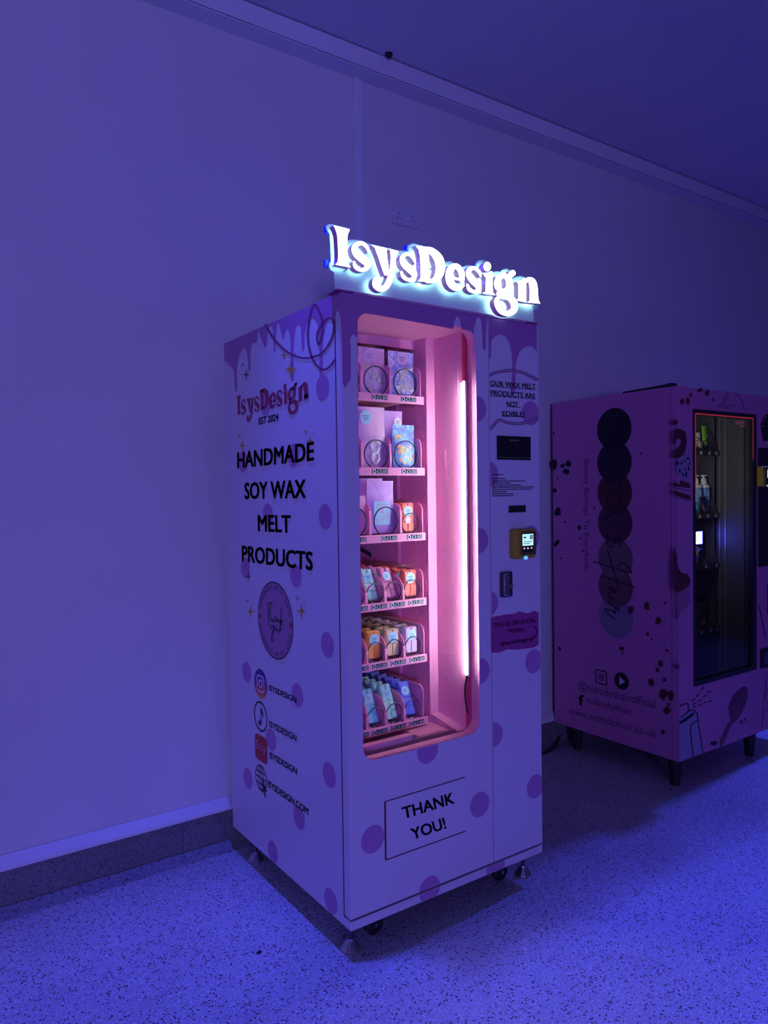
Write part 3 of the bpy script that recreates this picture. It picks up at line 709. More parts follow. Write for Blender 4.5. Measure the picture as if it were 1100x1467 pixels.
for q in ((z5(783, 1308), z5(745, 1390), z6(748, 385), z6(752, 645), z6(800, 1072), z6(762, 1145), z7(765, 360), z7(768, 622), z7(770, 808))):
    p = on(*q, 0, XP-.0006); MB().lathe([(.0022, 0), (.0022, -.0005)], (XP, p.y, p.z), 'x', 8).build('painted_hole', M_PLUM, ip)  # dark plum discs paint the shade of small holes
mb = MB()
for z, r4 in ((z6, (685, 515, 815, 560)), (z6, (725, 1020, 850, 1065)), (z7, (735, 400, 850, 450)), (z5, (690, 1130, 760, 1260)), (z5, (735, 430, 860, 700))):
    a = on(*z(r4[0], r4[1]), 0, XP-.0004); b = on(*z(r4[2], r4[3]), 0, XP-.0004)
    y0, y1 = sorted((a.y, b.y)); z0, z1 = sorted((a.z, b.z)); y0 = max(y0, T1+.02)
    MB().box((XP-.0012, y0, z0), (XP+.001, y1, z1)).build('access_plate', M_LINER, ip)
MB().box((XP, T1+.0005, .575), (XP+.016, T1+.012, 1.885)).build('window_gasket', mat('gasket_crimson', (.62, .03, .10), .5), vm)
# perforated uprights
z0_, z1_, nz_ = .45, H1-.03, 46
def slotted(y0, y1, slots):          # one column of the upright, left open at each slot
    mb = MB(); zc_ = z0_
    for (a_, b_) in slots: mb.box((XI, y0, zc_), (XI+.003, y1, a_)); zc_ = b_
    mb.box((XI, y0, zc_), (XI+.003, y1, z1_)); return mb
zs_ = [.62+i*(1.84-.62)/nz_ for i in range(nz_)]
up = MB(); cols_ = [(YP+.0046, YP+.0074, [(z_, z_+.010) for z_ in zs_]), (YP+.031, YP+.034, [(z_, z_+.004) for z_ in zs_[::2]]), (YP+.0566, YP+.0594, [(z_, z_+.010) for z_ in zs_])]
yc_ = YP
for (a_, b_, sl) in cols_:
    up.box((XI, yc_, z0_), (XI+.003, a_, z1_)); m_ = slotted(a_, b_, sl); up.raw(m_.v, m_.f); yc_ = b_
up.box((XI, yc_, z0_), (XI+.003, .36, z1_)); up.build('perforated_upright', M_LINER, vm)
# LED tube on the right of the door, with its cable
xL = XP-.010
a = on(661.5, 550, 0, xL); b = on(668, 965, 0, xL); yt = (a.y+b.y)/2
tube_e = mat('led_tube', (1, 1, 1), .3, emit=(1.0, .93, 1.0), es=60)
lt = MB().lathe([(.0042, b.z), (.0042, a.z)], (xL, yt, 0), n=12).build('led_tube', tube_e, vm, True)
MB().box((xL+.004, yt-.006, b.z-.01), (XP+.001, yt+.006, a.z+.01)).build('led_channel', mat('led_white', (.8, .8, .85), .4), lt)
pth = [on(*z7(930, 590), 0, xL), on(*z7(918, 660), 0, xL), on(*z7(914, 730), 0, xL), on(*z7(922, 820), 0, xL), on(*z7(934, 890), 0, xL)]
MB().tube(smooth_path([tuple(p) for p in pth], 5), .0035, 8).build('led_cable', M_RUBBER, lt, True)
# foot of the inner panel and the delivery trough
quad = [(T1+.012, .535), (YP-.012, .555), (YP-.012, .60), (T1+.012, .575)]
hl = []
for k in range(8):
    p = on(*z7(663+35*k, 925+14*k), 0, XP-.035)
    t_ = (p.y-quad[0][0])/(quad[1][0]-quad[0][0]); lo, hi = .535+.020*t_+.005, .575+.025*t_-.005
    if .03 < t_ < .97: hl.append(circ(p.y, min(max(p.z, lo), hi), .0026, n=8))
mb = MB().prism([quad]+hl, lambda u, v, d: (d, u, v), XP-.035, XP-.031)
mb.prism([[(quad[0][0], .571), (quad[1][0], .596), quad[2], quad[3]]], lambda u, v, d: (d, u, v), XP-.031, XP)
mb.build('panel_foot', M_LINER, vm)
tr = MB()
zt_ = on(557, 1061.5, 1, .075).z
tr.box((.022, .075, .50), (.295, .079, zt_)); tr.box((.022, .079, zt_-.006), (.295, .10, zt_)); tr.box((.291, .075, zt_-.02), (.297, .10, zt_))
tr.box((.297, .080, .49), (XP, .084, .575)); tr.box((XP-.16, .10, .565), (XP, YP, .571))
tr.prism([[(.084, .50), (.60, .54), (.60, .55), (.084, .51)]], lambda u, v, d: (d, u, v), .022, XI)
tr.build('delivery_trough', M_LINER2, vm)
MB().box((.022, .60, .46), (XI, .606, .60)).build('trough_back', M_LINER, vm)
# wiring seen behind the fourth shelf
pth = [on(*q, 1, .55) for q in ((512, 785), (528, 793), (540, 803), (552, 804), (566, 806))]
MB().tube(smooth_path([tuple(p) for p in pth], 5), .008, 8).build('wiring_loom', M_RUBBER, vm, True)
p = on(569, 798, 1, .55); MB().cbox((p.x-.016, .545, p.z-.02), (p.x+.012, .575, p.z+.028), .006).build('wiring_plug', M_RUBBER, vm)

# ---- shelf trays
YT = .170; YB = .70
rows = [  # rail top, boundaries right to left, coil radius, prices, divider height
 (1.680, [.416, .295, .183, .071], .046, '£2.50', .105),
 (1.443, [.416, .292, .181, .070], .046, '£3.00', .105),
 (1.226, [.418, .330, .209, .088], .046, '£3.00', .105),
 (1.007, [.417, .337, .264, .190, .116, .042], .032, '£3.00', .100),
 (.816, [.418, .338, .263, .190, .116, .042], .032, '£3.00', .104),
 (.603, [.412, .335, .260, .187, .113, .040], .032, '£3.00', .112)]
M_PLATE = mat('label_dark', (.012, .030, .040), .6, spec=.2); M_LTXT = mat('label_white', (.50, .66, .70), .5)
TRAYS = []; PITCH = {}
RH = .026
def coil_path(xc, cr, zf, y0, p, n, tilt, wire, seg=36, low=2):
    zb = zf+wire+.0005; out = []
    for k in range(n):
        for i in range(seg if k < n-1 else seg+1):
            a = 2*math.pi*i/seg; z_ = zb+cr-cr*math.cos(a); y_ = y0+k*p
            if i < low and k > 0: y_ -= p/2*(1-i/low)
            elif i > seg-low and k < n-1: y_ += p/2*(1-(seg-i)/low)
            out.append((xc+cr*math.sin(a), y_+(math.tan(tilt)*(z_-zb) if k > 0 else 0), z_))
    return out
def divider(mb, x, w, z0, h, y0, y1, r):
    pr_ = [(y0, z0), (y1, z0), (y1, z0+h)]
    for i in range(8):
        a = math.radians(90+90*i/7); pr_.append((y0+r+r*math.cos(a), z0+h-r+r*math.sin(a)))
    mb.prism([pr_], lambda u, v, d: (d, u, v), x-w/2, x+w/2)
for ri, (zt, bx, cr0, price, dh) in enumerate(rows):
    zf = zt-.006                                            # tray floor
    t = MB().box((.022, YT+.004, zf-.004), (.424, YB, zf))
    t.box((.022, YB-.004, zf), (.424, YB, zf+.05)); tray = t.build('shelf_tray', M_LINER, vm)
    MB().cbox((.022, YT-.003, zt-RH), (.424, YT+.004, zt), .0012).build('price_rail', M_LINER2, tray)
    for bi, x in enumerate(bx):
        mb = MB(); last = bi == 0
        divider(mb, x, .003, zf, dh if last or cr0 > .04 else dh*.86, YT+.006, YB-.01, (.030 if cr0 > .04 else .062) if not last else .026)
        if not last: divider(mb, x-.003, .008, zf, dh*(.80 if cr0 > .04 else .40), YT+.004, YT+.012, .007)
        mb.build('divider', M_LINER, tray)
    for bi in range(len(bx)-1):
        xc = (bx[bi]+bx[bi+1])/2; wl = bx[bi]-bx[bi+1]
        # spiral coil
        big = cr0 > .04; bar_lane = not big or (ri, bi) == (2, 0)
        lean = math.radians(24) if (ri == 5 or (ri == 3 and bi > 0)) else 0
        p_ = .070 if not bar_lane else (.042 if ri == 5 else .050 if lean else .052)
        y0_ = YT+(.0095 if not bar_lane else .016); wr = .0018 if bar_lane else .0022
        n_ = int((YB-.014-(.03 if lean else 0)-y0_)/p_)+1
        MB().tube(coil_path(xc, min(cr0, wl/2-.0095) if bar_lane and big else cr0, zf, y0_, p_, n_, lean, wr), wr, 6).build('coil', M_COIL, tray, True)
        PITCH[(ri, bi)] = (y0_, p_)
        # price label
        lw = min(.062, wl*.80); lx = xc-lw/2+(.004 if wl > .1 else .002)
        mb = MB().box((lx, YT-.0042, zt-RH+.0065), (lx+lw, YT-.003, zt-.0055)); mb.cur = 1
        hh = RH-.012; mb.prism([circ(lx+hh*.62, zt-RH/2+.0003, hh*.50, n=14), circ(lx+hh*.62, zt-RH/2+.0003, hh*.30, n=14)], lambda u, v, d: (u, d, v), -.0002+YT-.0044, YT-.0044)
        put_text3(mb, price, Vector((lx+hh*1.4, YT-.0046, zt-RH/2-hh*.36)), Vector((.01, 0, 0)), Vector((0, 0, hh*.74)), .012, width=lw-hh*1.6)
        mb.build('price_label', [M_PLATE, M_LTXT], tray)
    TRAYS.append((zf, bx))

# ================================================================== LIT SIGN ON TOP
sg = thing('letter_sign', 'glowing white retro letter sign standing on top of the pink machine', 'sign', (W1/2, .01, H1))
YBD = .006
def BP(x, y): return on(x, y, 1, YBD)
outline = [q1(163, 1092), q1(150, 825), q1(100, 802), q1(72, 745), q1(75, 690), q1(98, 650), q1(88, 400), q1(75, 220), q1(42, 170), q1(25, 120), q1(42, 78), q1(80, 62), q1(330, 110), q1(372, 160), q1(362, 250), q1(356, 322), q1(430, 312), q1(500, 310), q1(580, 325), q1(640, 352), q1(690, 372), q1(990, 440),
           q2(60, 168), q2(110, 195), q2(150, 215), q2(215, 205), q2(270, 212), q2(330, 225), q2(322, 180), q2(335, 130), q2(370, 102), q2(420, 97), q2(590, 140), q2(680, 180), q2(770, 250), q2(840, 340), q2(885, 420), q2(920, 388), q2(980, 376), q2(1040, 388),
           q3(60, 126), q3(120, 150), q3(165, 190), q3(200, 164), q3(250, 155), q3(300, 165), q3(326, 176), q3(332, 138), q3(360, 104), q3(400, 95), q3(440, 108), q3(470, 150), q3(472, 215), q3(520, 232), q3(560, 225), q3(600, 230), q3(622, 210), q3(670, 195), q3(715, 210), q3(740, 245), q3(745, 300), q3(780, 285), q3(835, 278), q3(880, 295), q3(930, 318), q3(960, 370), q3(985, 470), q3(1000, 545), q3(1026, 590), q3(1028, 635), q3(1010, 652), q3(974, 656), q3(980, 800)]
op = [BP(*p) for p in outline]; op = [(p.x, p.z) for p in op]
zb = H1+.008
op[0] = (op[0][0], zb); op[-1] = (op[-1][0], zb)
M_BOARD = mat('sign_acrylic', (.62, .66, .72), .35, spec=.4)
MB().prism([op], lambda u, v, d: (u, d, v), YBD, YBD+.006).build('backboard', M_BOARD, sg)
mb = MB().cbox((op[0][0]+.0, -.004, H1+.0005), (op[-1][0], .014, zb), .001); mb.build('base_rail', mat('sign_rail', (.55, .28, .42), .35), sg)
for xx in (op[0][0], op[-1][0]-.05):
    MB().cbox((xx, -.006, H1+.0003), (xx+.055, .05, H1+.005), .001).cbox((xx, YBD+.0065, H1+.001), (xx+.055, YBD+.010, H1+.06), .001).build('bracket', M_PLUM, sg)
M_FACE = mat('letter_face', (1, 1, 1), .4, emit=(1.0, .98, 1.0), es=2.6)
M_RET = mat('letter_return', (.80, .30, .55), .4)
M_HALO = mat('letter_halo', (1, 1, 1), .4, emit=(.42, 1.0, .86), es=3.4)
yb_ = -.008
for e in LOGO:
    mb = MB()
    for kind, g in logo_loops(e):
        if kind == 'poly': loop = g
        else: loop = None
        def fr(x, y): p = SP(x, y); return (p.x, YFRONT, p.z)
        def bk(x, y): p = SP(x, y); return (p.x, yb_, p.z)
        if loop:
            mb.cur = 0; mb.flat([loop], fr); mb.cur = 2; mb.flat([loop], bk); ring = loop
        else:
            mb.cur = 0; stroke_quads(mb, g, fr); mb.cur = 2; stroke_quads(mb, g, bk)
            Lf, Rt, c1, c0 = g; ring = Lf+c1+Rt[::-1]+c0
        mb.cur = 1; n = len(ring)
        for i in range(n): mb.face([fr(*ring[i]), fr(*ring[(i+1) % n]), bk(*ring[(i+1) % n]), bk(*ring[i])])
    lo = mb.build('letter', [M_FACE, M_RET, M_HALO], sg)
    c = g if kind == 'poly' else g[0]
    p = SP(*c[len(c)//2])
    MB().lathe([(.003, yb_), (.003, YBD+.001)], (p.x, 0, p.z), 'y', 8).build('standoff', M_STEEL, lo)
for q in ((468, 330), (467.5, 378), (581, 357)):
    p = on(*q, 1, YBD+.012); MB().cbox((p.x-.010, YBD+.0062, p.z-.012), (p.x+.012, YBD+.013, p.z+.010), .002).build('blue_tab', mat('tab_blue', (.02, .03, .75), .3), sg)  # small blue blocks behind the backboard's edge

# ================================================================== PRODUCTS ON THE SHELVES
M_PINKBAG = holo('pink_pouch', [(.75, .42, .62), (.86, .60, .78), (.70, .45, .72)], 14)
M_PURPBAG = holo('purple_pouch', [(.55, .32, .75), (.70, .46, .86), (.60, .38, .80)], 12)
M_HOLO = holo('holographic_pouch', [(.30, .75, .85), (.75, .90, .92), (.30, .35, .85), (.85, .70, .90), (.55, .95, .80)], 30)
M_HOLOB = holo('holographic_blue_pouch', [(.10, .30, .85), (.25, .75, .90), (.15, .22, .80), (.70, .85, .95)], 26)
M_CREAM = mat('cream_wax', (.72, .66, .54), .55); M_WAXW = mat('white_wax', (.78, .80, .74), .5); M_YEL = mat('yellow_wax', (.75, .68, .22), .5)
M_PEACH = mat('peach_wax', (.80, .45, .25), .5); M_CORAL = mat('coral_wax', (.85, .16, .10), .5); M_ORNG = mat('orange_wax', (.88, .36, .06), .5)
M_TAN = mat('tan_wax', (.72, .55, .30), .5); M_LILAC = mat('lilac_wax', (.62, .48, .66), .5); M_AQUA = mat('aqua_wax', (.36, .80, .66), .5)
M_SKYW = mat('sky_wax', (.28, .70, .80), .5); M_BLUEW = mat('blue_wax', (.10, .16, .78), .5); M_BERRY = mat('berry_wax', (.60, .22, .40), .5)
M_STICK = mat('sticker_blue', (.36, .74, .82), .45); M_CARD = mat('card_blue', (.42, .74, .80), .5); M_PCARD = mat('card_pink', (.85, .40, .58), .5)
M_INK = mat('sticker_ink', (.12, .12, .30), .5); M_REDP = mat('red_sprinkle', (.70, .08, .12), .5); M_LAB = mat('sticker_lilac', (.74, .56, .80), .45)

def pouch_mesh(w, h, t, seal=.2, nx=8, ny=10):
    mb = MB(); vs = []; 
    for side in (-1, 1):
        for j in range(ny+1):
            v = j/ny
            for i in range(nx+1):
                u = -1+2*i/nx
                pv = min(1, (v/.10))**.6 * (1 if v < 1-seal-.25 else max(0, (1-seal-v)/.25)) if v < 1-seal else 0
                d = t/2*pv*(1-abs(u)**3)+.0006
                vs.append((u*w/2*(1-.02*math.sin(v*9+u)), side*d+.004*(v-.2), v*h))
    n = (nx+1)*(ny+1); fs = []
    for s in (0, 1):
        for j in range(ny):
            for i in range(nx):
                a = s*n+j*(nx+1)+i; fs.append((a, a+1, a+nx+2, a+nx+1) if s == 0 else (a, a+nx+1, a+nx+2, a+1))
    for j in range(ny):
        for i in (0, nx): a = j*(nx+1)+i; fs.append((a, a+nx+1, a+nx+1+n, a+n))
    for i in range(nx):
        for j in (0, ny): a = j*(nx+1)+i; fs.append((a, a+1, a+1+n, a+n))
    return mb.raw(vs, fs)
def ico(mb, c, r, sx=1, sy=1, sz=1):
    bm = bmesh.new(); bmesh.ops.create_icosphere(bm, subdivisions=1, radius=r); bm.verts.index_update()
    mb.raw([(c[0]+v.co.x*sx, c[1]+v.co.y*sy, c[2]+v.co.z*sz) for v in bm.verts], [[v.index for v in f.verts] for f in bm.faces]); bm.free()
def disc_part(x, z, r, y, m, parent, ink=True, name='sticker'):
    mb = MB().prism([circ(x, z, r, n=20)], lambda u, v, d: (u, d, v), y-.0008, y); mb.cur = 1
    if ink:
        for k in range(3): mb.box((x-r*.6+.1*r*k, y-.0010, z+r*(.2-.28*k)), (x+r*(.6-.15*k), y-.0007, z+r*(.30-.28*k)))
    return mb.build(name, [m, M_INK], parent)
def pouch(label, w, h, t, m, loc, contents, sticker=None, group=None, rz=0, tilt=0, seed=1):
    o = thing('wax_melt_pouch', label, 'pouch', (0, 0, 0), group); rng = random.Random(seed)
    t = min(t, .026); bag = pouch_mesh(w, h, t).build('bag', m, o, True)
    yf = -t/2+.001
    if contents:
        kind, cm, x0, x1, z0, z1 = contents
        mb = MB()
        if kind == 'chunks':
            for k in range(20): ico(mb, (rng.uniform(x0, x1), yf-.001+rng.uniform(0, .004), rng.uniform(z0, z1)), rng.uniform(.007, .011), 1.1, .5, .9)
            mb.build('wax_melts', cm, o)
        elif kind == 'sticks':
            for k in range(26):
                cx, cz, a = rng.uniform(x0, x1), rng.uniform(z0, z1), rng.uniform(0, 3.1); l = rng.uniform(.008, .016)
                mb.tube([(cx-l*math.cos(a), yf-.002+rng.uniform(0, .004), cz-l*math.sin(a)), (cx+l*math.cos(a), yf-.002+rng.uniform(0, .004), cz+l*math.sin(a))], .0036, 6)
            mb.build('wax_melts', cm, o)
        elif kind == 'donuts':
            for k, cz in enumerate((z0+.021, z0+.058)):
                dm = MB(); R_, r_ = .0150, .0080
                for i in range(20):
                    pass
                path = [(.001+R_*math.cos(2*math.pi*i/20), yf+.0025, cz+R_*math.sin(2*math.pi*i/20)) for i in range(20)]
                dm.tube(path, r_, 10, closed=True); dn = dm.build('wax_donut', cm, o, True)
                sp_ = MB()
                for q in range(12):
                    a = rng.uniform(0, 6.28); rr = R_+rng.uniform(-.004, .005); sp_.box((.001+rr*math.cos(a)-.0018, yf-.0062, cz+rr*math.sin(a)-.001), (.001+rr*math.cos(a)+.0018, yf-.0035, cz+rr*math.sin(a)+.001))
                sp_.build('sprinkles', M_REDP, dn)
        elif kind == 'mix':
            for k in range(22):
                mb.cur = rng.choice((0, 0, 1, 2)); ico(mb, (rng.uniform(x0, x1), yf-.001+rng.uniform(0, .004), rng.uniform(z0, z1)), rng.uniform(.006, .010), 1.2, .5, .9)
            mb.build('wax_melts', cm, o)
        MB().prism([rrect(x0-.006, z0-.006, x1+.006, z1+.006, .008)], lambda u, v, d: (u, d, v), yf-.0068, yf-.0064).build('clear_window', M_FILM, o)
    if sticker: disc_part(sticker[0], sticker[1], sticker[2], -.0035, sticker[3], o)
    mb = MB()
    for k in range(2): mb.box((-w*.48, -.0022+.003, h*(.84+.04*k)), (w*.48, .0048, h*(.847+.04*k)))
    mb.build('zip_seal', m, o)
    o.location = loc; o.rotation_euler = (tilt, 0, rz)
    return o
def lane(ri, li): zf, bx = TRAYS[ri]; return (bx[li]+bx[li+1])/2, zf+(.0084 if ri < 3 else .0066)
YI = YT+.034
x, z = lane(0, 1); pouch('pink pouch of cream wax chunks with lilac sticker on the top shelf', .1035, .150, .034, M_PINKBAG, (x+.0005, YI, z), ('chunks', M_CREAM, -.032, .030, .012, .092), (-.012, .122, .021, M_LAB), 'pouches on the two top shelves')
x, z = lane(0, 0); pouch('silvery holographic pouch of cream wax sticks on the top shelf', .105, .148, .034, M_HOLO, (x+.0035, YI, z), ('sticks', M_CREAM, -.030, .030, .012, .090), (.0, .124, .022, M_LAB), 'pouches on the two top shelves', seed=3)
x, z = lane(0, 2); pouch('holographic pouch mostly hidden behind the door edge on the top shelf', .090, .12, .03, M_HOLO, (x+.006, YI, z), None, None, 'pouches on the two top shelves')
x, z = lane(1, 1); pouch('pink pouch of round white wax donuts with pale blue sticker on the second shelf', .1025, .195, .036, M_PINKBAG, (x+.0005, YI, z), ('donuts', M_WAXW, -.030, .032, .010, .095), (-.026, .160, .022, M_STICK), 'pouches on the two top shelves')
x, z = lane(1, 0); pouch('bright blue holographic pouch of yellow wax shapes on the second shelf', .090, .142, .032, M_HOLOB, (x+.010, YI, z), ('mix', [M_YEL, M_PEACH, M_WAXW], -.028, .028, .012, .070), (-.022, .092, .018, mat('sticker_gold', (.70, .62, .25), .45)), 'pouches on the two top shelves', seed=4)
pouch('lilac pouch with white corner label behind the blue holographic pouch', .106, .196, .034, M_PURPBAG, (x+.006, YI+.071, z), None, (.030, .158, .016, M_WAXW), 'pouches on the two top shelves')
pouch('lilac pouch standing behind the donut pouch', .102, .192, .030, M_PURPBAG, (lane(1, 1)[0], YI+.071, z), None, None, 'pouches on the two top shelves')
x, z = lane(1, 2); pouch('silver holographic pouch cut off by the door edge on the second shelf', .095, .15, .03, M_HOLO, (x+.004, YI, z), None, None, 'pouches on the two top shelves')
# third shelf
x, z = lane(2, 1)
p = pouch('purple pouch with a pale blue card in a clear sleeve on the third shelf', .106, .172, .03, M_PURPBAG, (x+.003, YI+.008, z), None, None, 'goods on the third shelf')
mb = MB().cbox((-.040, -.0185, .028), (.026, -.0150, .104), .001).build('card', M_CARD, p, local=True)
mb = MB(); rng = random.Random(2)
for k in range(11):
    cx, cz = rng.uniform(-.032, .014), rng.uniform(.036, .06); stroke_quads(mb, stroke([(cx, cz), (cx+.004, cz+.004), (cx+.002, cz+.008)], .0012), lambda u, v: (u, -.0189, v))
mb.box((-.014, -.0190, .066), (.0, -.0187, .084)); mb.box((-.022, -.0190, .092), (.008, -.0187, .095))
mb.build('card_print', M_LILAC, p, local=True)
MB().prism([rrect(-.048, .012, .040, .138, .008)], lambda u, v, d: (u, d, v), -.0215, -.0210).build('clear_sleeve', M_FILM, p, local=True)
pouch('purple pouch standing behind the pouch with the pale blue card', .110, .182, .03, M_PURPBAG, (x+.001, YI+.071, z), None, None, 'goods on the third shelf')
x, z = lane(2, 2)
p = thing('gift_card_box', 'flat pink carton cut off by the door edge on the third shelf', 'carton', (x+.004, YI, z), 'goods on the third shelf')
MB().cbox((x-.046, YI-.008, z), (x+.054, YI+.012, z+.125), .0015).build('box_body', M_PCARD, p)
mb = MB()
for dz in (.022, .116): mb.box((x-.044, YI-.0086, z+dz), (x+.052, YI-.0080, z+dz+.0015))
stroke_quads(mb, stroke([(x+.03, z+.07), (x+.036, z+.08), (x+.042, z+.07), (x+.036, z+.06)], .0015), lambda u, v: (u, YI-.0088, v)); mb.build('box_print', M_SKYW, p)
pouch('lilac pouch behind the flat pink carton on the third shelf', .110, .180, .028, M_PURPBAG, (x+.001, YI+.071, z), None, None, 'goods on the third shelf')

# snap bars
def bar(label, w, h, t, waxm, cols=2, rws=3, stick=M_STICK, group=None, wrap=True, film_up=.02, heart=False):
    o = thing('wax_snap_bar', label, 'wax bar', (0, 0, 0), group)
    wx = MB().cbox((-w/2, -t*.25, .004), (w/2, t/2, h), .0015)
    for i in range(cols):
        for j in range(rws):
            a0, a1 = -w/2+w*i/cols+.0018, -w/2+w*(i+1)/cols-.0018; b0, b1 = .004+(h-.004)*j/rws+.0018, .004+(h-.004)*(j+1)/rws-.0018
            wx.cbox((a0, -t/2, b0), (a1, -t*.2, b1), .0022)
    wx.build('wax_block', waxm, o)
    if stick: disc_part(0, h*.72, w*.36, -t/2-.0006, stick, o)
    if heart: disc_part(.0, h*.42, w*.22, -t/2-.0006, M_LAB, o, False, 'heart_tag')
    if wrap:
        f = MB(); b0, b1 = -t/2-.003, t/2+.003
        vs = []; prof = [(0, b0, b1), (h, b0, b1), (h+film_up*.6, b0*.3, b1*.5), (h+film_up, -.002, .004)]
        for (zz_, ya, yb2) in prof: vs += [(-w/2-.003, ya, zz_), (w/2+.003, ya, zz_), (w/2+.003, yb2, zz_), (-w/2-.003, yb2, zz_)]
        fs = [tuple(4*k+a for a in q) for k in range(3) for q in ((0, 1, 5, 4), (1, 2, 6, 5), (2, 3, 7, 6), (3, 0, 4, 7))]
        f.raw(vs, fs).build('clear_wrap', M_FILM, o)
    return o
def set_row(src, ri, li, n, dy, tilt, label_back, group, dx=0, y0=0):
    x, z = lane(ri, li); r0, p_ = PITCH[(ri, li)]           # each bar stands between two turns of its spiral
    z = TRAYS[ri][0]+(.0072 if tilt else .0066); yy = r0+(.0165 if tilt else .0190)
    src.location = (x+dx, yy, z); src.rotation_euler = (tilt, 0, 0); src['group'] = group
    for k in range(1, n): copy_tree(src, (x+dx, yy+p_*k, z), (tilt, 0, 0), label_back, group)
G4, G5, G6 = 'wax bars on the fourth shelf', 'wax bars on the fifth shelf', 'wax bars on the bottom shelf'
x, z = lane(2, 0); b = bar('coral wax bar in clear wrap with white label on the third shelf', .050, .100, .024, M_CORAL, 2, 3, M_STICK, heart=True, film_up=.014)
set_row(b, 2, 0, 3, .05, 0, 'coral wax bar queued behind the front one on the third shelf', 'goods on the third shelf', dx=-.004)
T = math.radians(-24)
set_row(bar('coral wax bar with round blue sticker, upright on the fourth shelf', .052, .092, .022, M_CORAL, 2, 2), 3, 0, 4, .06, 0, 'upright coral wax bar queued behind the front one on the fourth shelf', G4, y0=-.004)
set_row(bar('leaning berry-red wax bar with round blue sticker on the fourth shelf', .042, .108, .020, M_BERRY, 2, 4, wrap=False), 3, 1, 5, .055, T, 'leaning berry-red wax bar queued behind the front one on the fourth shelf', G4)
set_row(bar('leaning pale mint wax bar with lilac heart tag on the fourth shelf', .042, .110, .020, M_AQUA, 2, 4, M_SKYW, heart=True, wrap=False), 3, 2, 5, .055, T, 'leaning pale mint wax bar queued behind the front one on the fourth shelf', G4)
set_row(bar('leaning sky blue wax bar beside the door edge on the fourth shelf', .042, .106, .020, M_SKYW, 2, 4, wrap=False), 3, 3, 4, .055, T, 'leaning sky blue wax bar queued behind the front one on the fourth shelf', G4)
set_row(bar('lilac wax bar in clear wrap beside the shelf end on the fifth shelf', .050, .090, .022, M_LILAC, 2, 2), 4, 0, 6, .052, 0, 'lilac wax bar queued behind the front one on the fifth shelf', G5, y0=-.004)
set_row(bar('tan and cream wax bar in clear wrap on the fifth shelf', .052, .092, .022, M_TAN, 2, 2), 4, 1, 6, .052, 0, 'tan wax bar queued behind the front one on the fifth shelf', G5, y0=-.004)
set_row(bar('orange wax bar in clear wrap on the fifth shelf', .052, .094, .022, M_ORNG, 2, 2), 4, 2, 6, .052, 0, 'orange wax bar queued behind the front one on the fifth shelf', G5, y0=-.004)
set_row(bar('peach wax bar beside the door edge on the fifth shelf', .050, .092, .022, M_PEACH, 2, 2), 4, 3, 3, .052, 0, 'peach wax bar queued behind the front one on the fifth shelf', G5, y0=-.004)
set_row(bar('leaning royal blue wax bar with aqua top beside the bottom shelf end', .042, .118, .020, M_BLUEW, 1, 4, M_SKYW, wrap=False), 5, 0, 6, .042, T, 'leaning royal blue wax bar queued behind the front one on the bottom shelf', G6)
set_row(bar('leaning pale aqua wax bar next to the blue one on the bottom shelf', .044, .120, .020, M_AQUA, 2, 4, M_SKYW, wrap=False), 5, 1, 7, .042, T, 'leaning pale aqua wax bar queued behind the front one on the bottom shelf', G6)
set_row(bar('leaning sky wax bar with pale sticker on the bottom shelf', .042, .116, .020, M_SKYW, 2, 4, M_STICK, wrap=False), 5, 2, 6, .042, T, 'leaning sky wax bar queued behind the front one on the bottom shelf', G6)
set_row(bar('leaning cream wax bar beside the door edge on the bottom shelf', .042, .114, .020, M_CREAM, 2, 4, M_SKYW, wrap=False), 5, 3, 4, .042, T, 'leaning cream wax bar queued behind the front one on the bottom shelf', G6)

# ================================================================== DARK PINK HAIR MACHINE
X2, Y2, D2, T2, B2, W2 = 1.8524, .163, .733, 1.8184, .1283, 1.02
hm = thing('vending_machine', 'dusky pink hair product vending machine with black window on tapered legs', 'vending machine', (X2, Y2, 0))
M_ROSE = mat('rose_wrap', (.54, .17, .36), .42)
M_BRN = mat('brown_splat', (.10, .018, .025), .45); M_SKETCH = mat('sketch_line', (.035, .008, .045), .5)
TD = .036
mb = MB()
mb.box((X2, Y2+TD, B2), (X2+.018, Y2+D2, T2)); mb.box((X2+W2-.018, Y2+TD, B2), (X2+W2, Y2+D2, T2)); mb.box((X2+.018, Y2+TD, T2-.018), (X2+W2-.018, Y2+D2, T2))
mb.box((X2+.018, Y2+D2-.015, B2), (X2+W2-.018, Y2+D2, T2-.018)); mb.box((X2+.018, Y2+TD, B2), (X2+W2-.018, Y2+D2-.015, B2+.03))
mb.build('cabinet', M_ROSE, hm)
wo = (1.967, .452, 2.505, 1.722); wi = (1.984, .476, 2.470, 1.698)
dr2 = MB().prism([[(X2, B2), (2.512, B2), (2.512, T2), (X2, T2)], rrect(*wo, .006, 3)], lambda u, v, d: (u, d, v), Y2, Y2+TD-.003).build('door', M_ROSE, hm)
MB().prism([rrect(wo[0]+.0003, wo[1]+.0003, wo[2]-.0003, wo[3]-.0003, .006, 3), rrect(*wi, .006, 3)], lambda u, v, d: (u, d, v), Y2-.004, Y2+TD).build('window_frame', M_RUBBER, dr2)
MB().prism([rrect(wi[0]+.0003, wi[1]+.0003, wi[2]-.0003, wi[3]-.0003, .006, 3)], lambda u, v, d: (u, d, v), Y2+.008, Y2+.012).build('window_pane', M_DKGLASS, dr2)
M_REDL = mat('red_led', (.3, .02, .03), .4, emit=(1, .06, .10), es=.2)
zr = 1.30
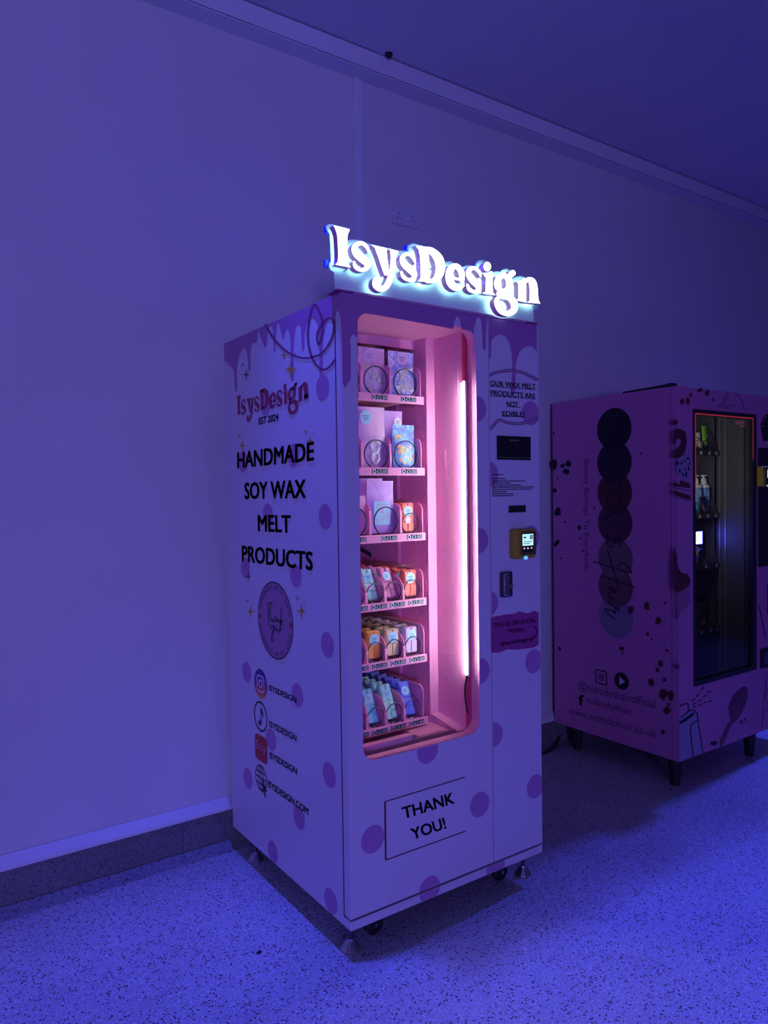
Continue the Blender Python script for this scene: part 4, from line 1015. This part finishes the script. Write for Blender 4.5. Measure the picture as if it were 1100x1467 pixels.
mb = MB().box((wi[0], Y2-.0052, wi[3]), (wi[2], Y2-.004, wi[3]+.006)); mb.box((wi[0]-.005, Y2-.0052, zr), (wi[0], Y2-.004, wi[3]+.006)); mb.box((wi[2], Y2-.0052, 1.5), (wi[2]+.005, Y2-.004, wi[3]+.006))
mb.build('red_led_line', M_REDL, dr2)
pn2 = MB().box((2.515, Y2, B2), (X2+W2, Y2+TD-.003, T2)).build('service_panel', M_ROSE, hm)
MB().box((X2+.004, Y2+TD-.004, B2+.004), (X2+W2-.004, Y2+TD, wo[1]-.01)).build('door_gasket', M_RUBBER, hm)
P2S = lambda e=.0008: (lambda x, y: on(x, y, 0, X2-e))
P2F = lambda e=.0008: (lambda x, y: on(x, y, 1, Y2-e))
# legs
def leg(x, y):
    vs = []
    for (z_, r) in ((0, .020), (.006, .021), (B2, .034)):
        for j in range(14):
            a = 2*math.pi*j/14; vs.append((x+r*math.cos(a), y+r*math.sin(a), z_))
    fs = [(k*14+j, k*14+(j+1) % 14, (k+1)*14+(j+1) % 14, (k+1)*14+j) for k in range(2) for j in range(14)]+[tuple(range(13, -1, -1)), tuple(range(28, 42))]
    MB().raw(vs, fs).build('leg', M_RUBBER, hm, True)
pr_ = on(1075, 1083, 2, 0)
for (x, y) in ((X2+.045, Y2+.05), (pr_.x+.01, Y2+.05), (X2+.06, Y2+D2-.10), (pr_.x+.01, Y2+D2-.10)): leg(x, y)
# side: overlapping circles, lettering
cols2 = [(.006, .004, .012), (.022, .008, .022), (.07, .014, .020), (.08, .020, .045), (.17, .085, .10), (.15, .050, .075), (.22, .16, .24)]
cpx = [(z11, 574, 390), (z11, 575, 640), (z11, 577, 868), (z11, 580, 1095), (z12, 437, 0), (z12, 437, 175), (z12, 441, 365)]
pts3 = [P2S()(*z(x, y)) for (z, x, y) in cpx]
rL = P2S()(*z11(445, 390)); rR = P2S()(*z11(704, 390)); R2 = abs(rL.y-rR.y)/2
for k, p in enumerate(pts3):
    MB().flat([circ(-p.y, p.z, R2, n=40)], lambda u, v: (X2-.0022+.0002*k, -u, v)).build('circle_print', mat('circle_tone_%d' % k, cols2[k], .45), hm)
mb = MB(); pl = P2S(.0030)
for pts in ([(240, 195), (440, 195)], [(440, 198), (222, 368)], [(218, 370), (435, 370)], [(440, 637), (370, 640), (300, 652)], [(445, 1210), (370, 1210), (295, 1212)], [(370, 1268), (290, 1270), (245, 1300), (226, 1330), (245, 1362), (290, 1393), (375, 1395)], [(160, 1330), (226, 1330)]):
    stroke_quads(mb, stroke([n1(*p) for p in pts], .85), pl)
for (cx, cy, rx, ry) in ((298, 515, 73, 80), (295, 728, 75, 80), (295, 930, 75, 86), (297, 1132, 75, 82)):
    stroke_quads(mb, stroke([n1(*p) for p in circ(cx, cy, rx, ry, 17)[:17]+[(cx+rx, cy)]], .85, k=2), pl)
for pts in ([(425, 158), (475, 170)], [(245, 215), (245, 310), (270, 350), (305, 348), (322, 305), (335, 250), (362, 224), (393, 250), (397, 350)]): stroke_quads(mb, stroke([n2(*p) for p in pts], .8), pl)
for pts in ([(235, 400), (265, 445), (300, 580), (345, 720), (372, 850)], [(80, 525), (300, 592), (510, 655), (520, 630), (480, 582), (430, 547), (390, 545), (380, 577)], [(175, 698), (350, 752), (555, 822)],
            [(345, 895), (350, 872), (310, 838), (275, 825), (268, 838), (310, 865), (340, 890), (290, 880), (258, 898), (262, 925), (320, 968), (275, 956), (262, 975), (285, 1025), (335, 1062), (375, 1075), (388, 1098), (365, 1098), (335, 1068), (328, 1100), (338, 1128), (280, 1092), (225, 1080), (216, 1096), (255, 1135), (325, 1195)], [(355, 982), (361, 988)]):
    stroke_quads(mb, stroke([n2(*p) for p in pts], .8), pl)
mb.build('script_lettering', mat('navy_ink', (.004, .004, .012), .5), hm)
M_FADE = mat('faded_ink', (.16, .035, .13), .5)
mb = MB(); put_text(mb, 'Beauty Belongs To Everybody', z11(350, 620), z12(246, 84), z11(388, 618), P2S(.0014), 0); mb.build('lettering', M_FADE, hm)
for (t_, bl, br, tl_) in (('@nobodyshairofficial', (208, 805), (684, 928), (208, 758)), ('nobodyshair', (264, 893), (543, 972), (264, 850)), ('www.nobodyshair.co.uk', (150, 958), (693, 1110), (150, 915))):
    mb = MB(); put_text(mb, t_, z12(*bl), z12(*br), z12(*tl_), P2S(.0014), 0); mb.build('lettering', M_FADE, hm)
M_NAVY = MATS['navy_ink']
def sflat(loops, e, m, name='social_icon'): MB().flat(loops, lambda u, v: (X2-e, -u, v)).build(name, m, hm)
p = P2S()(*z12(350, 735)); u, v, r = -p.y, p.z, .036
sflat([rrect(u-r, v-r, u+r, v+r, .012), rrect(u-r*.84, v-r*.84, u+r*.84, v+r*.84, .009)], .0014, M_NAVY); sflat([circ(u, v, r*.5), circ(u, v, r*.36)], .0014, M_NAVY); sflat([circ(u, v, r*.16)], .0014, M_NAVY)
p = P2S()(*z12(476, 758)); u, v = -p.y, p.z; sflat([circ(u, v, .042, n=32)], .0014, M_NAVY); sflat([[(u-.012, v-.021), (u+.022, v), (u-.012, v+.021)]], .0020, M_LILAC)
mb = MB(); put_text(mb, 'f', z12(212, 905), z12(240, 912), z12(212, 842), P2S(.0014), .03); mb.build('social_icon', M_NAVY, hm)
# splatter
rng = random.Random(11)
def splat(z, x, y, r, pl, m, parent, ry=None): MB().flat([[q for q in blob(*z(x, y), r*(z(1, 0)[0]-z(0, 0)[0]), rng, (ry or r)*(z(1, 0)[0]-z(0, 0)[0]))]], pl).build('splatter_print', m, parent)
for (x, y, r, ry) in ((122, 655, 26, 40), (188, 668, 16, 20), (230, 650, 22, 32), (215, 710, 28, 22), (125, 850, 15, 18), (150, 1012, 26, 32), (135, 1255, 14, 22), (152, 1238, 14, 20), (312, 1132, 15, 20), (148, 760, 7, 8), (122, 422, 8, 10), (427, 985, 7, 8), (775, 574, 7, 8), (174, 1361, 8, 9), (338, 1310, 7, 8), (318, 1213, 7, 8), (207, 1088, 7, 8)):
    splat(z11, x, y, r, P2S(.0012), M_BLACK, hm, ry)
for (x, y, r, ry) in ((533, 318, 22, 22), (632, 297, 16, 28), (703, 385, 18, 22), (745, 277, 10, 8), (636, 466, 10, 12), (479, 556, 16, 14), (483, 588, 7, 7), (718, 648, 16, 20), (698, 688, 12, 14), (661, 767, 22, 24), (742, 750, 12, 14), (732, 842, 30, 34), (778, 843, 20, 32), (757, 942, 22, 26), (765, 902, 10, 10), (731, 1072, 12, 14), (757, 570, 9, 9), (662, 498, 6, 6)):
    splat(z12, x, y, r, P2S(.0032), M_BRN, hm, ry)
splat(z12, 94, 558, 10, P2S(.0012), M_BLACK, hm, 15)
mb = MB()
for k in range(60):
    z_, sx_ = (z11, rng.uniform(120, 1000)) if k % 2 else (z12, rng.uniform(70, 780))
    c = z_(sx_, rng.uniform(300, 1300) if k % 2 else rng.uniform(100, 1000)); mb.flat([circ(*c, .45, n=6)], P2S(.0011))
o = mb.build('speck_print', M_SKETCH, hm); o['kind'] = 'stuff'
# front prints
F = P2F(.0010); F2 = P2F(.0014)
for (x, y, r, ry) in ((355, 105, 26, 16), (410, 130, 18, 26), (278, 143, 13, 18), (208, 200, 18, 24), (255, 195, 17, 28), (152, 365, 22, 26), (462, 185, 8, 16)): splat(z13, x, y, r, F, M_BRN, dr2, ry)
for (x, y, r, ry) in ((122, 715, 14, 14), (497, 1038, 7, 14), (518, 1022, 5, 8)): splat(z14, x, y, r, F, M_BRN if x < 200 else M_BLACK, dr2, ry)
def ink(name, z, strokes_, w, pl, m, parent):
    mb = MB()
    for s_ in strokes_: stroke_quads(mb, stroke([z(*p) for p in s_], w), pl)
    return mb.build(name, m, parent)
top_clip = lambda x, y: Vector((on(x, y, 1, Y2-.0014).x, Y2-.0014, min(on(x, y, 1, Y2-.0014).z, T2-.001)))
ink('flower_print', z13, ([(500, 255), (515, 215), (540, 205), (560, 230), (555, 248)], [(548, 215), (550, 165), (565, 135), (590, 125)], [(628, 128), (665, 155), (695, 200), (714, 262)], [(570, 228), (600, 232), (632, 240)], [(560, 248), (590, 255), (605, 262)], [(515, 250), (530, 225), (545, 245)], [(560, 190), (585, 160)], [(560, 175), (575, 150)]), .35, top_clip, M_SKETCH, dr2)
# curly hair profile and spotted scarf
MB().flat([[z13(*p) for p in smooth_path([(140, 440), (190, 420), (235, 450), (245, 540), (225, 620), (180, 655), (140, 655), (142, 600), (185, 560), (200, 520), (170, 500), (140, 560)], 4, True)]], F).build('hair_print', M_BRN, dr2)
ink('hair_curl_print', z13, ([(150, 470), (185, 455), (220, 480)], [(160, 490), (200, 480), (228, 520)], [(205, 520), (215, 570), (190, 620)], [(225, 530), (232, 590)], [(150, 630), (180, 620), (210, 590)]), .4, F2, M_SKETCH, dr2)
MB().flat([[z13(*p) for p in smooth_path([(205, 650), (250, 610), (280, 650), (279, 780), (245, 828), (200, 810), (165, 770), (170, 700)], 4, True)]], F).build('scarf_print', mat('scarf_tone', (.30, .24, .36), .5), dr2)
for (x, y, r, ry) in ((190, 760, 9, 20), (240, 790, 9, 22), (205, 700, 8, 14), (262, 740, 8, 20), (215, 790, 7, 14), (235, 745, 12, 8), (172, 695, 9, 20), (255, 660, 12, 10), (270, 700, 6, 14), (225, 680, 12, 8)): splat(z13, x, y, r, F2, M_BLACK, dr2, ry)
for lp in ([(138, 850), (190, 870), (195, 835), (270, 860), (275, 900), (205, 890), (138, 885)], [(138, 915), (200, 935), (280, 960), (280, 995), (200, 975), (138, 950)]): MB().flat([[z13(*p) for p in lp]], F).build('grip_print', M_BRN, dr2)
ink('grip_line_print', z13, ([(140, 893), (280, 925)], [(140, 962), (170, 972), (200, 985), (275, 1003)]), .4, F2, M_BLACK, dr2)
# comb
MB().flat([[z14(*p) for p in smooth_path([(104, 20), (118, 60), (128, 130), (150, 165), (185, 175), (195, 235), (104, 268)], 4, True)]], F).build('comb_print', M_BRN, dr2)
ink('comb_teeth_print', z14, [[(106+10*k, 268-3.3*k), (116+10*k, 440-12*k)] for k in range(9)], .35, F, M_BRN, dr2)
# spray bottle
Mbt = mat('bottle_tone', (.34, .26, .40), .5)
xl2 = lambda x, y: Vector((max(on(x, y, 1, Y2-.0010).x, X2+.001), Y2-.0010, max(on(x, y, 1, Y2-.0010).z, B2+.001)))
MB().flat([[z14(*p) for p in [(108, 1012), (205, 962), (240, 985), (248, 1050), (275, 1215), (135, 1268), (105, 1120)]]], xl2).build('spray_bottle_print', Mbt, dr2)
ink('spray_bottle_line', z14, ([(105, 1015), (150, 1005), (205, 965), (240, 988)], [(240, 985), (246, 1050), (272, 1215)], [(130, 1005), (128, 955), (180, 928), (188, 975)], [(215, 1235), (200, 1080), (210, 1050), (240, 1025)], [(107, 1120), (132, 1265)]), .8, lambda x, y: Vector((max(on(x, y, 1, Y2-.0014).x, X2+.001), Y2-.0014, max(on(x, y, 1, Y2-.0014).z, B2+.001))), M_BLACK, dr2)
ink('spray_bottle_band', z14, ([(108, 1045), (150, 1035), (215, 990)],), 2.2, lambda x, y: Vector((max(on(x, y, 1, Y2-.0016).x, X2+.001), Y2-.0016, on(x, y, 1, Y2-.0016).z)), M_BLACK, dr2)
ink('spray_line_print', z14, [[(a, b), (a+18, b-d)] for (a, b, d) in ((210, 915, 16), (235, 888, 18), (262, 850, 18), (212, 935, 8), (245, 915, 10), (275, 890, 12), (300, 865, 10), (215, 950, 3), (245, 940, 4), (275, 925, 4), (305, 918, 3))], .7, F2, M_BLACK, dr2)
# hairbrush
MB().flat([[z14(*p) for p in smooth_path([(430, 1000), (428, 940), (455, 880), (500, 838), (528, 838), (530, 890), (510, 960), (475, 1015), (445, 1040)], 4, True)]], F).build('hairbrush_print', mat('brush_tone', (.17, .04, .09), .5), dr2)
MB().flat([[z14(*p) for p in [(428, 1030), (448, 1040), (420, 1095), (400, 1150), (380, 1180), (368, 1170), (372, 1140), (400, 1080)]]], F).build('hairbrush_handle_print', MATS['brush_tone'], dr2)
ink('hairbrush_line', z14, (smooth_path([(430, 1000), (428, 940), (455, 880), (500, 838), (528, 838), (530, 890), (510, 960), (475, 1015), (445, 1040)], 2, True), [(440, 985), (455, 910), (500, 860)], [(465, 960), (490, 900), (510, 905), (485, 965), (465, 960)]), .4, F2, M_SKETCH, dr2)
ink('hairbrush_bristle', z14, [[(428+12*k, 960-16*k), (422+12*k, 945-16*k)] for k in range(8)], .7, F2, M_SKETCH, dr2)
splat(z14, 338, 1160, 20, xl2, M_BLACK, dr2, 16)
# right-hand column: black panel, card reader, keypad
a = P2F()(*z13(822, 572)); b = P2F()(*z14(600, 130))
kp = MB().cbox((a.x, Y2-.008, b.z), (X2+W2-.06, Y2-.0002, a.z), .003).build('control_panel', M_RUBBER, pn2)
a = P2F(.03)(*z13(842, 722)); b = P2F(.03)(*z13(845, 888))
r2 = MB().cbox((a.x, Y2-.044, b.z), (a.x+.10, Y2-.008, a.z), .007).build('card_reader', MATS['reader_yellow'], kp)
MB().cbox((a.x+.024, Y2-.047, b.z+.01), (a.x+.095, Y2-.043, a.z-.008), .003).build('reader_face', M_RUBBER, r2)
MB().box((a.x+.034, Y2-.0485, b.z+.045), (a.x+.083, Y2-.0465, a.z-.018)).build('reader_screen', MATS['reader_lcd'], r2)
MB().prism([circ(a.x+.045, b.z+.005, .0085, .006, 16)], lambda u, v, d: (u, d, v), Y2-.048, Y2-.043).build('reader_light', MATS['reader_blue'], r2)
a = P2F()(*z14(606, 612)); b = P2F()(*z14(606, 725)); MB().cbox((a.x, Y2-.010, b.z), (a.x+.14, Y2-.0002, a.z), .004).build('coin_return', M_RUBBER, pn2)
MB().cbox((a.x+.02, Y2-.012, b.z+.025), (a.x+.10, Y2-.0095, a.z-.02), .002).build('return_flap', mat('panel_grey', (.06, .06, .09), .35), pn2)
a = P2F()(*z14(648, 232)); b = P2F()(*z14(648, 410)); MB().cbox((a.x, Y2-.008, b.z), (a.x+.10, Y2-.0002, a.z), .004).build('note_acceptor', M_RUBBER, pn2)
ink('hair_grip_print', z14, ([(597, 355), (618, 440), (638, 540)],), .7, F2, M_SKETCH, pn2)
ink('sketch_print', z14, ([(645, 760), (630, 900), (615, 1080)], [(655, 840), (638, 870), (648, 930)], [(655, 950), (630, 985)]), .35, F2, M_SKETCH, pn2)
splat(z13, 885, 420, 40, F, M_BLACK, pn2, 120)
for q in ((848, 365), (870, 350), (885, 325), (862, 395)): splat(z13, q[0], q[1], 5, F2, M_LILAC, pn2, 7)
# interior
M_INT = mat('black_liner', (.06, .06, .064), .5); M_INT2 = mat('charcoal_liner', (.055, .055, .052), .5)
XI2 = 2.468; YT2 = .33
mb = MB().box((X2+.022, Y2+TD+.004, .40), (X2+.026, Y2+D2-.02, T2-.03)); mb.box((X2+.026, Y2+D2-.03, .40), (XI2+.02, Y2+D2-.025, T2-.03))
mb.box((X2+.026, Y2+TD+.004, T2-.07), (XI2+.03, Y2+D2-.03, T2-.06)); mb.box((X2+.026, Y2+TD+.004, .40), (XI2+.03, Y2+D2-.03, .41)); mb.box((XI2, YT2+.03, .41), (XI2+.01, Y2+D2-.03, T2-.07))
mb.build('interior_liner', M_INT, hm)
MB().box((XI2+.004, Y2+TD+.006, .41), (XI2+.01, YT2+.02, T2-.07)).build('inner_side_panel', M_INT2, hm)
mb = MB().box((XI2-.001, YT2-.002, .41), (XI2+.006, YT2+.004, T2-.07)); mb.build('upright_rail', mat('dull_steel', (.30, .30, .30), .4, .6), hm)
mb = MB().box((XI2-.0005, YT2-.032, .41), (XI2+.005, YT2-.026, T2-.07)); mb.build('upright_rail', MATS['dull_steel'], hm)
M_PTXT = mat('pink_reflection', (.45, .12, .22), .5)  # dim pink marks paint in a reflection of blurred lettering
mb = MB()
for (a_, b_) in (((750, 262), (972, 292)), ((820, 326), (905, 346))):
    c0, c1 = on(*m1(*a_), 0, XI2+.003), on(*m1(*b_), 0, XI2+.003); k_ = 9 if a_[0] == 750 else 4
    for q_ in range(k_):
        ya, yb2 = c0.y+(c1.y-c0.y)*q_/k_, c0.y+(c1.y-c0.y)*(q_+.75)/k_
        mb.box((XI2+.0030, min(ya, yb2), min(c0.z, c1.z)), (XI2+.0039, max(ya, yb2), max(c0.z, c1.z)))
o = mb.build('painted_reflection', M_PTXT, hm); o['kind'] = 'stuff'
lt2 = lamp('cabinet_light', 'AREA', (X2+.055, Y2+TD+.02, 1.46), (X2+.5, Y2+TD+.25, 1.46), 2.4, (1.0, .98, .85), .012, size_y=.50)
d = Vector((.86, .50, 0)).normalized(); zax = -d; yax = Vector((0, 0, 1)); xax = yax.cross(zax)
lt2.matrix_world = Matrix(((xax.x, yax.x, zax.x, X2+.055), (xax.y, yax.y, zax.y, Y2+TD+.02), (xax.z, yax.z, zax.z, 1.46), (0, 0, 0, 1)))
xt = on(1009, 630, 1, YT2+.06).x; xcb = on(999.5, 635, 1, YT2+.06).x
xb1 = on(1009, 715, 1, YT2+.056).x; xb2 = min(on(997.5, 715, 1, YT2+.056).x, xb1-.064)
p0 = on(994, 762, 1, YT2+.0485); p1 = on(1006, 779, 1, YT2+.0485); xk = on(1003, 860, 1, YT2+.05).x
hb = (xb1-xb2)/2; ht = (xt-xcb)/2
ROW2 = [(1.551, [2.455, xt-ht, xcb-ht-.008, xcb-ht-.09, xcb-ht-.17]), (1.234, [2.455, xb1-hb, xb2-hb, xb2-3*hb, xb2-5*hb]), (.979, [2.455, p1.x+.010, p1.x-.122, p1.x-.22]), (.651, [2.455, xk+.040, xk-.040, xk-.12, xk-.20])]
M_TRAY2 = mat('black_tray', (.03, .03, .034), .4); M_PRICE = mat('white_price_dot', (.55, .55, .52), .5)
for (zt, bx) in ROW2:
    tray = MB().box((X2+.03, YT2+.004, zt-.012), (2.462, .80, zt-.008)).build('shelf_tray', M_TRAY2, hm)
    MB().cbox((X2+.03, YT2-.002, zt-.026), (2.462, YT2+.004, zt), .001).build('price_rail', M_TRAY2, tray)
    for i, x in enumerate(bx):
        mb = MB(); pr_ = [(YT2+.006, zt-.008), (.79, zt-.008), (.79, zt+(.11 if i == 0 else .025)), (YT2+.05, zt+(.11 if i == 0 else .025)), (YT2+.012, zt+(.03 if i == 0 else .008))]
        mb.prism([pr_], lambda u, v, d: (d, u, v), x-.0015, x+.0015); mb.build('divider', M_INT2 if i == 0 else M_TRAY2, tray)
        if i < len(bx)-1:
            xc = (x+bx[i+1])/2
            MB().prism([circ(xc+.008, zt-.013, .009, n=14)], lambda u, v, d: (u, d, v), YT2-.0032, YT2-.002).build('price_disc', M_PRICE, tray)
            r_ = min((x-bx[i+1])*.42, .042)
            MB().tube(coil_path(xc, r_, zt-.008, YT2+.0155, .080, 5, 0, .002), .002, 6).build('coil', M_COIL, tray, True)
def lane2(r, i): zt, bx = ROW2[r]; return (bx[i]+bx[i+1])/2, zt+.0001
# goods inside
x = xt; z = lane2(0, 1)[1]
gt = thing('hair_gel_tube', 'bright lime green tube standing on its cap in the dark hair machine', 'tube', (x, YT2+.06, z))
vs = []; n = 14
for (zz_, rx, ry) in ((.030, .012, .012), (.045, .017, .015), (.085, .020, .010), (.130, .0235, .0015)):
    for j in range(n): an = 2*math.pi*j/n; vs.append((x+rx*math.cos(an), YT2+.06+ry*math.sin(an), z+zz_))
fs = [(k*n+j, k*n+(j+1) % n, (k+1)*n+(j+1) % n, (k+1)*n+j) for k in range(3) for j in range(n)]+[tuple(range(n-1, -1, -1)), tuple(range(3*n, 4*n))]
MB().raw(vs, fs).build('tube_body', mat('lime_plastic', (.30, .78, .02), .4), gt, True)
MB().lathe([(.006, 0), (.0065, .030), (.004, .033)], (x, YT2+.06, z), n=12).build('cap', mat('clear_grey', (.45, .47, .45), .3), gt, True)
MB().cbox((x-.010, YT2+.0455, z+.070), (x+.010, YT2+.048, z+.084), .0005).build('tube_print', mat('pale_green_print', (.62, .80, .45), .45), gt)
x = xcb; z = lane2(0, 1)[1]
cb_ = thing('cream_bottle', 'small cream bottle with pale cap beside the lime green tube', 'bottle', (x, YT2+.06, z))
MB().lathe([(.020, 0), (.022, .004), (.022, .045), (.012, .056)], (x, YT2+.06, z), n=18).build('bottle_body', mat('cream_plastic', (.72, .62, .42), .4), cb_, True)
MB().lathe([(.012, .056), (.013, .058), (.012, .090), (.009, .094)], (x, YT2+.06, z), n=14).build('cap', mat('pale_cap', (.70, .62, .56), .4), cb_, True)
def pump(x, y, z, label):
    o = thing('pump_bottle', label, 'bottle', (x, y, z), 'pump bottles in the hair machine')
    MB().lathe([(.026, 0), (.029, .004), (.029, .128), (.024, .138)], (x, y, z), n=22).build('bottle_body', mat('blue_bottle', (.10, .30, .58), .35), o, True)
    MB().lathe([(.0295, .130), (.029, .140), (.018, .146)], (x, y, z), n=22).build('shoulder', M_CREAMW, o, True)
    MB().lathe([(.017, .144), (.016, .160), (.012, .176), (.006, .178), (.006, .188)], (x, y, z), n=16).build('collar', M_CREAMW, o, True)
    MB().cbox((x-.014, y-.009, z+.186), (x+.020, y+.009, z+.196), .003).build('pump_head', M_CREAMW, o)
    mb = MB()
    for q in ((.0, .10, .016, .016), (.004, .075, .012, .006)): 
        for i in range(5):
            a0 = -1.9+.18*i; a1 = a0+.18
            mb.face([(x+.0293*math.cos(a), y+.0293*math.sin(a), z+q[1]+s_) for a, s_ in ((a0, -q[3]), (a1, -q[3]), (a1, q[3]), (a0, q[3]))])
    mb.build('bottle_label', M_LAB, o)
    return o
M_CREAMW = mat('cream_white_plastic', (.74, .72, .62), .4)
z = lane2(1, 1)[1]; pump(xb1, YT2+.0605, z, 'blue pump bottle with cream top and lilac label in the hair machine')
pump(xb2, YT2+.0605, z, 'second blue pump bottle half hidden by the black window frame')
x = xb2+.004-.027
pk = thing('lash_pack', 'small dark carton with a peach picture in front of the second pump bottle', 'carton', (x+.03, YT2+.03, z))
MB().cbox((x+.004, YT2+.0195, z), (x+.050, YT2+.0285, z+.085), .001).build('box_body', mat('navy_box', (.02, .02, .05), .45), pk)
MB().flat([[(x+.010, z+.05), (x+.022, z+.048), (x+.046, z+.012), (x+.030, z+.010), (x+.014, z+.026)]], lambda u, v: (u, YT2+.0190, v)).build('box_print', mat('peach_print', (.60, .30, .22), .5), pk)
# glowing blue-white lamp on the third shelf
lb = thing('led_lamp_box', 'small glowing blue-white square light inside the dark hair machine', 'light', (p1.x-.05, YT2+.060, p1.z-.10))
zb2 = ROW2[2][0]+.0004
lb.location.z = zb2
MB().cbox((p1.x-.114, YT2+.050, zb2), (p1.x+.004, YT2+.078, p0.z+.006), .003).build('lamp_case', M_RUBBER, lb)
for i in range(6):
    for j in range(4):
        w_ = (p1.x-(p1.x-.110))/6; h_ = (p0.z-p1.z)/4
        MB().box((p1.x-.110+w_*i+.0006, YT2+.0485, p1.z+h_*j+.0006), (p1.x-.110+w_*(i+1)-.0006, YT2+.050, p1.z+h_*(j+1)-.0006)).build('led_cell', mat('led_blue_white', (.8, .85, 1), .4, emit=(.07, .08, 1.0), es=45), lb)
# packs low in the machine
x, z = lane2(2, 1)
for k, (xx, zz_, lab, cm) in enumerate(((on(997, 790, 1, YT2+.034).x, lane2(2, 1)[1], 'flesh and blue printed pouch under the glowing light', (.55, .32, .30)), (on(1003, 860, 1, YT2+.05).x, lane2(3, 1)[1], 'dark carton on the lowest shelf of the hair machine', (.05, .03, .06)))):
    o = thing('hair_product_pack', lab, 'pack', (xx, YT2+(.0340 if k == 0 else .05), zz_))
    if k == 0: pouch_mesh(.055, .085, .016).build('bag', mat('pack_tone_0', cm, .45), o, True, local=True)
    else: MB().cbox((-.034, -.014, 0), (.034, .014, .125), .002).build('box_body', mat('pack_tone_1', cm, .5), o, local=True)
    MB().box((-.018, (-.0098 if k == 0 else -.0155), .015), (.016, (-.0085 if k == 0 else -.0145), .040)).build('pack_print', M_BLUEW if k == 0 else MATS['peach_print'], o, local=True)
# antenna lying on top of the hair machine and its cable
a = on(932, 553.5, 2, T2+.006); b = on(978, 547.5, 2, T2+.012)
an = thing('antenna', 'black stub antenna with cable lying on top of the dusky pink machine', 'antenna', (b.x, b.y, T2))
c3 = Vector((X2+.012, Y2+.05, T2+.012))
MB().cbox((X2+.002, Y2+.03, T2+.0003), (X2+.045, Y2+.062, T2+.018), .004).build('antenna_base', M_RUBBER, an)
MB().tube([(X2+.02, Y2+.06, T2+.011), (X2+.016, Y2+.20, T2+.008), (X2+.014, Y2+.30, T2+.006)], [.007, .005, .004], 10).build('antenna_rod', M_RUBBER, an, True)
MB().tube(smooth_path([(X2+.045, Y2+.045, T2+.008), (X2+.075, Y2+.04, T2+.004), (X2+.12, Y2+.05, T2+.003)], 4), .003, 8).build('antenna_cable', M_RUBBER, an, True)
# mains cable on the floor between the machines
pc = [on(776, 1079, 2, .006), on(785, 1076, 2, .006), on(796, 1068, 2, .01), on(806, 1056, 2, .04)]
pc = [(pc[0].x-.25, pc[0].y+.05, .006)]+[tuple(p) for p in pc[:3]]+[(pc[2].x+.10, pc[2].y+.05, .05)]
tag(MB().tube(smooth_path(pc, 5), .0055, 8).build('power_cable', M_RUBBER, None, True), 'black mains cable trailing on the floor between the two vending machines', 'cable')

# a dark crumb lying on the floor
p = on(371, 1364, 2, .003); mb = MB(); ico(mb, (p.x, p.y, .003), .009, 1.1, .8, .32)
tag(mb.build('crumb', M_RUBBER), 'small dark crumb lying on the bare floor left of the pink machine', 'crumb')
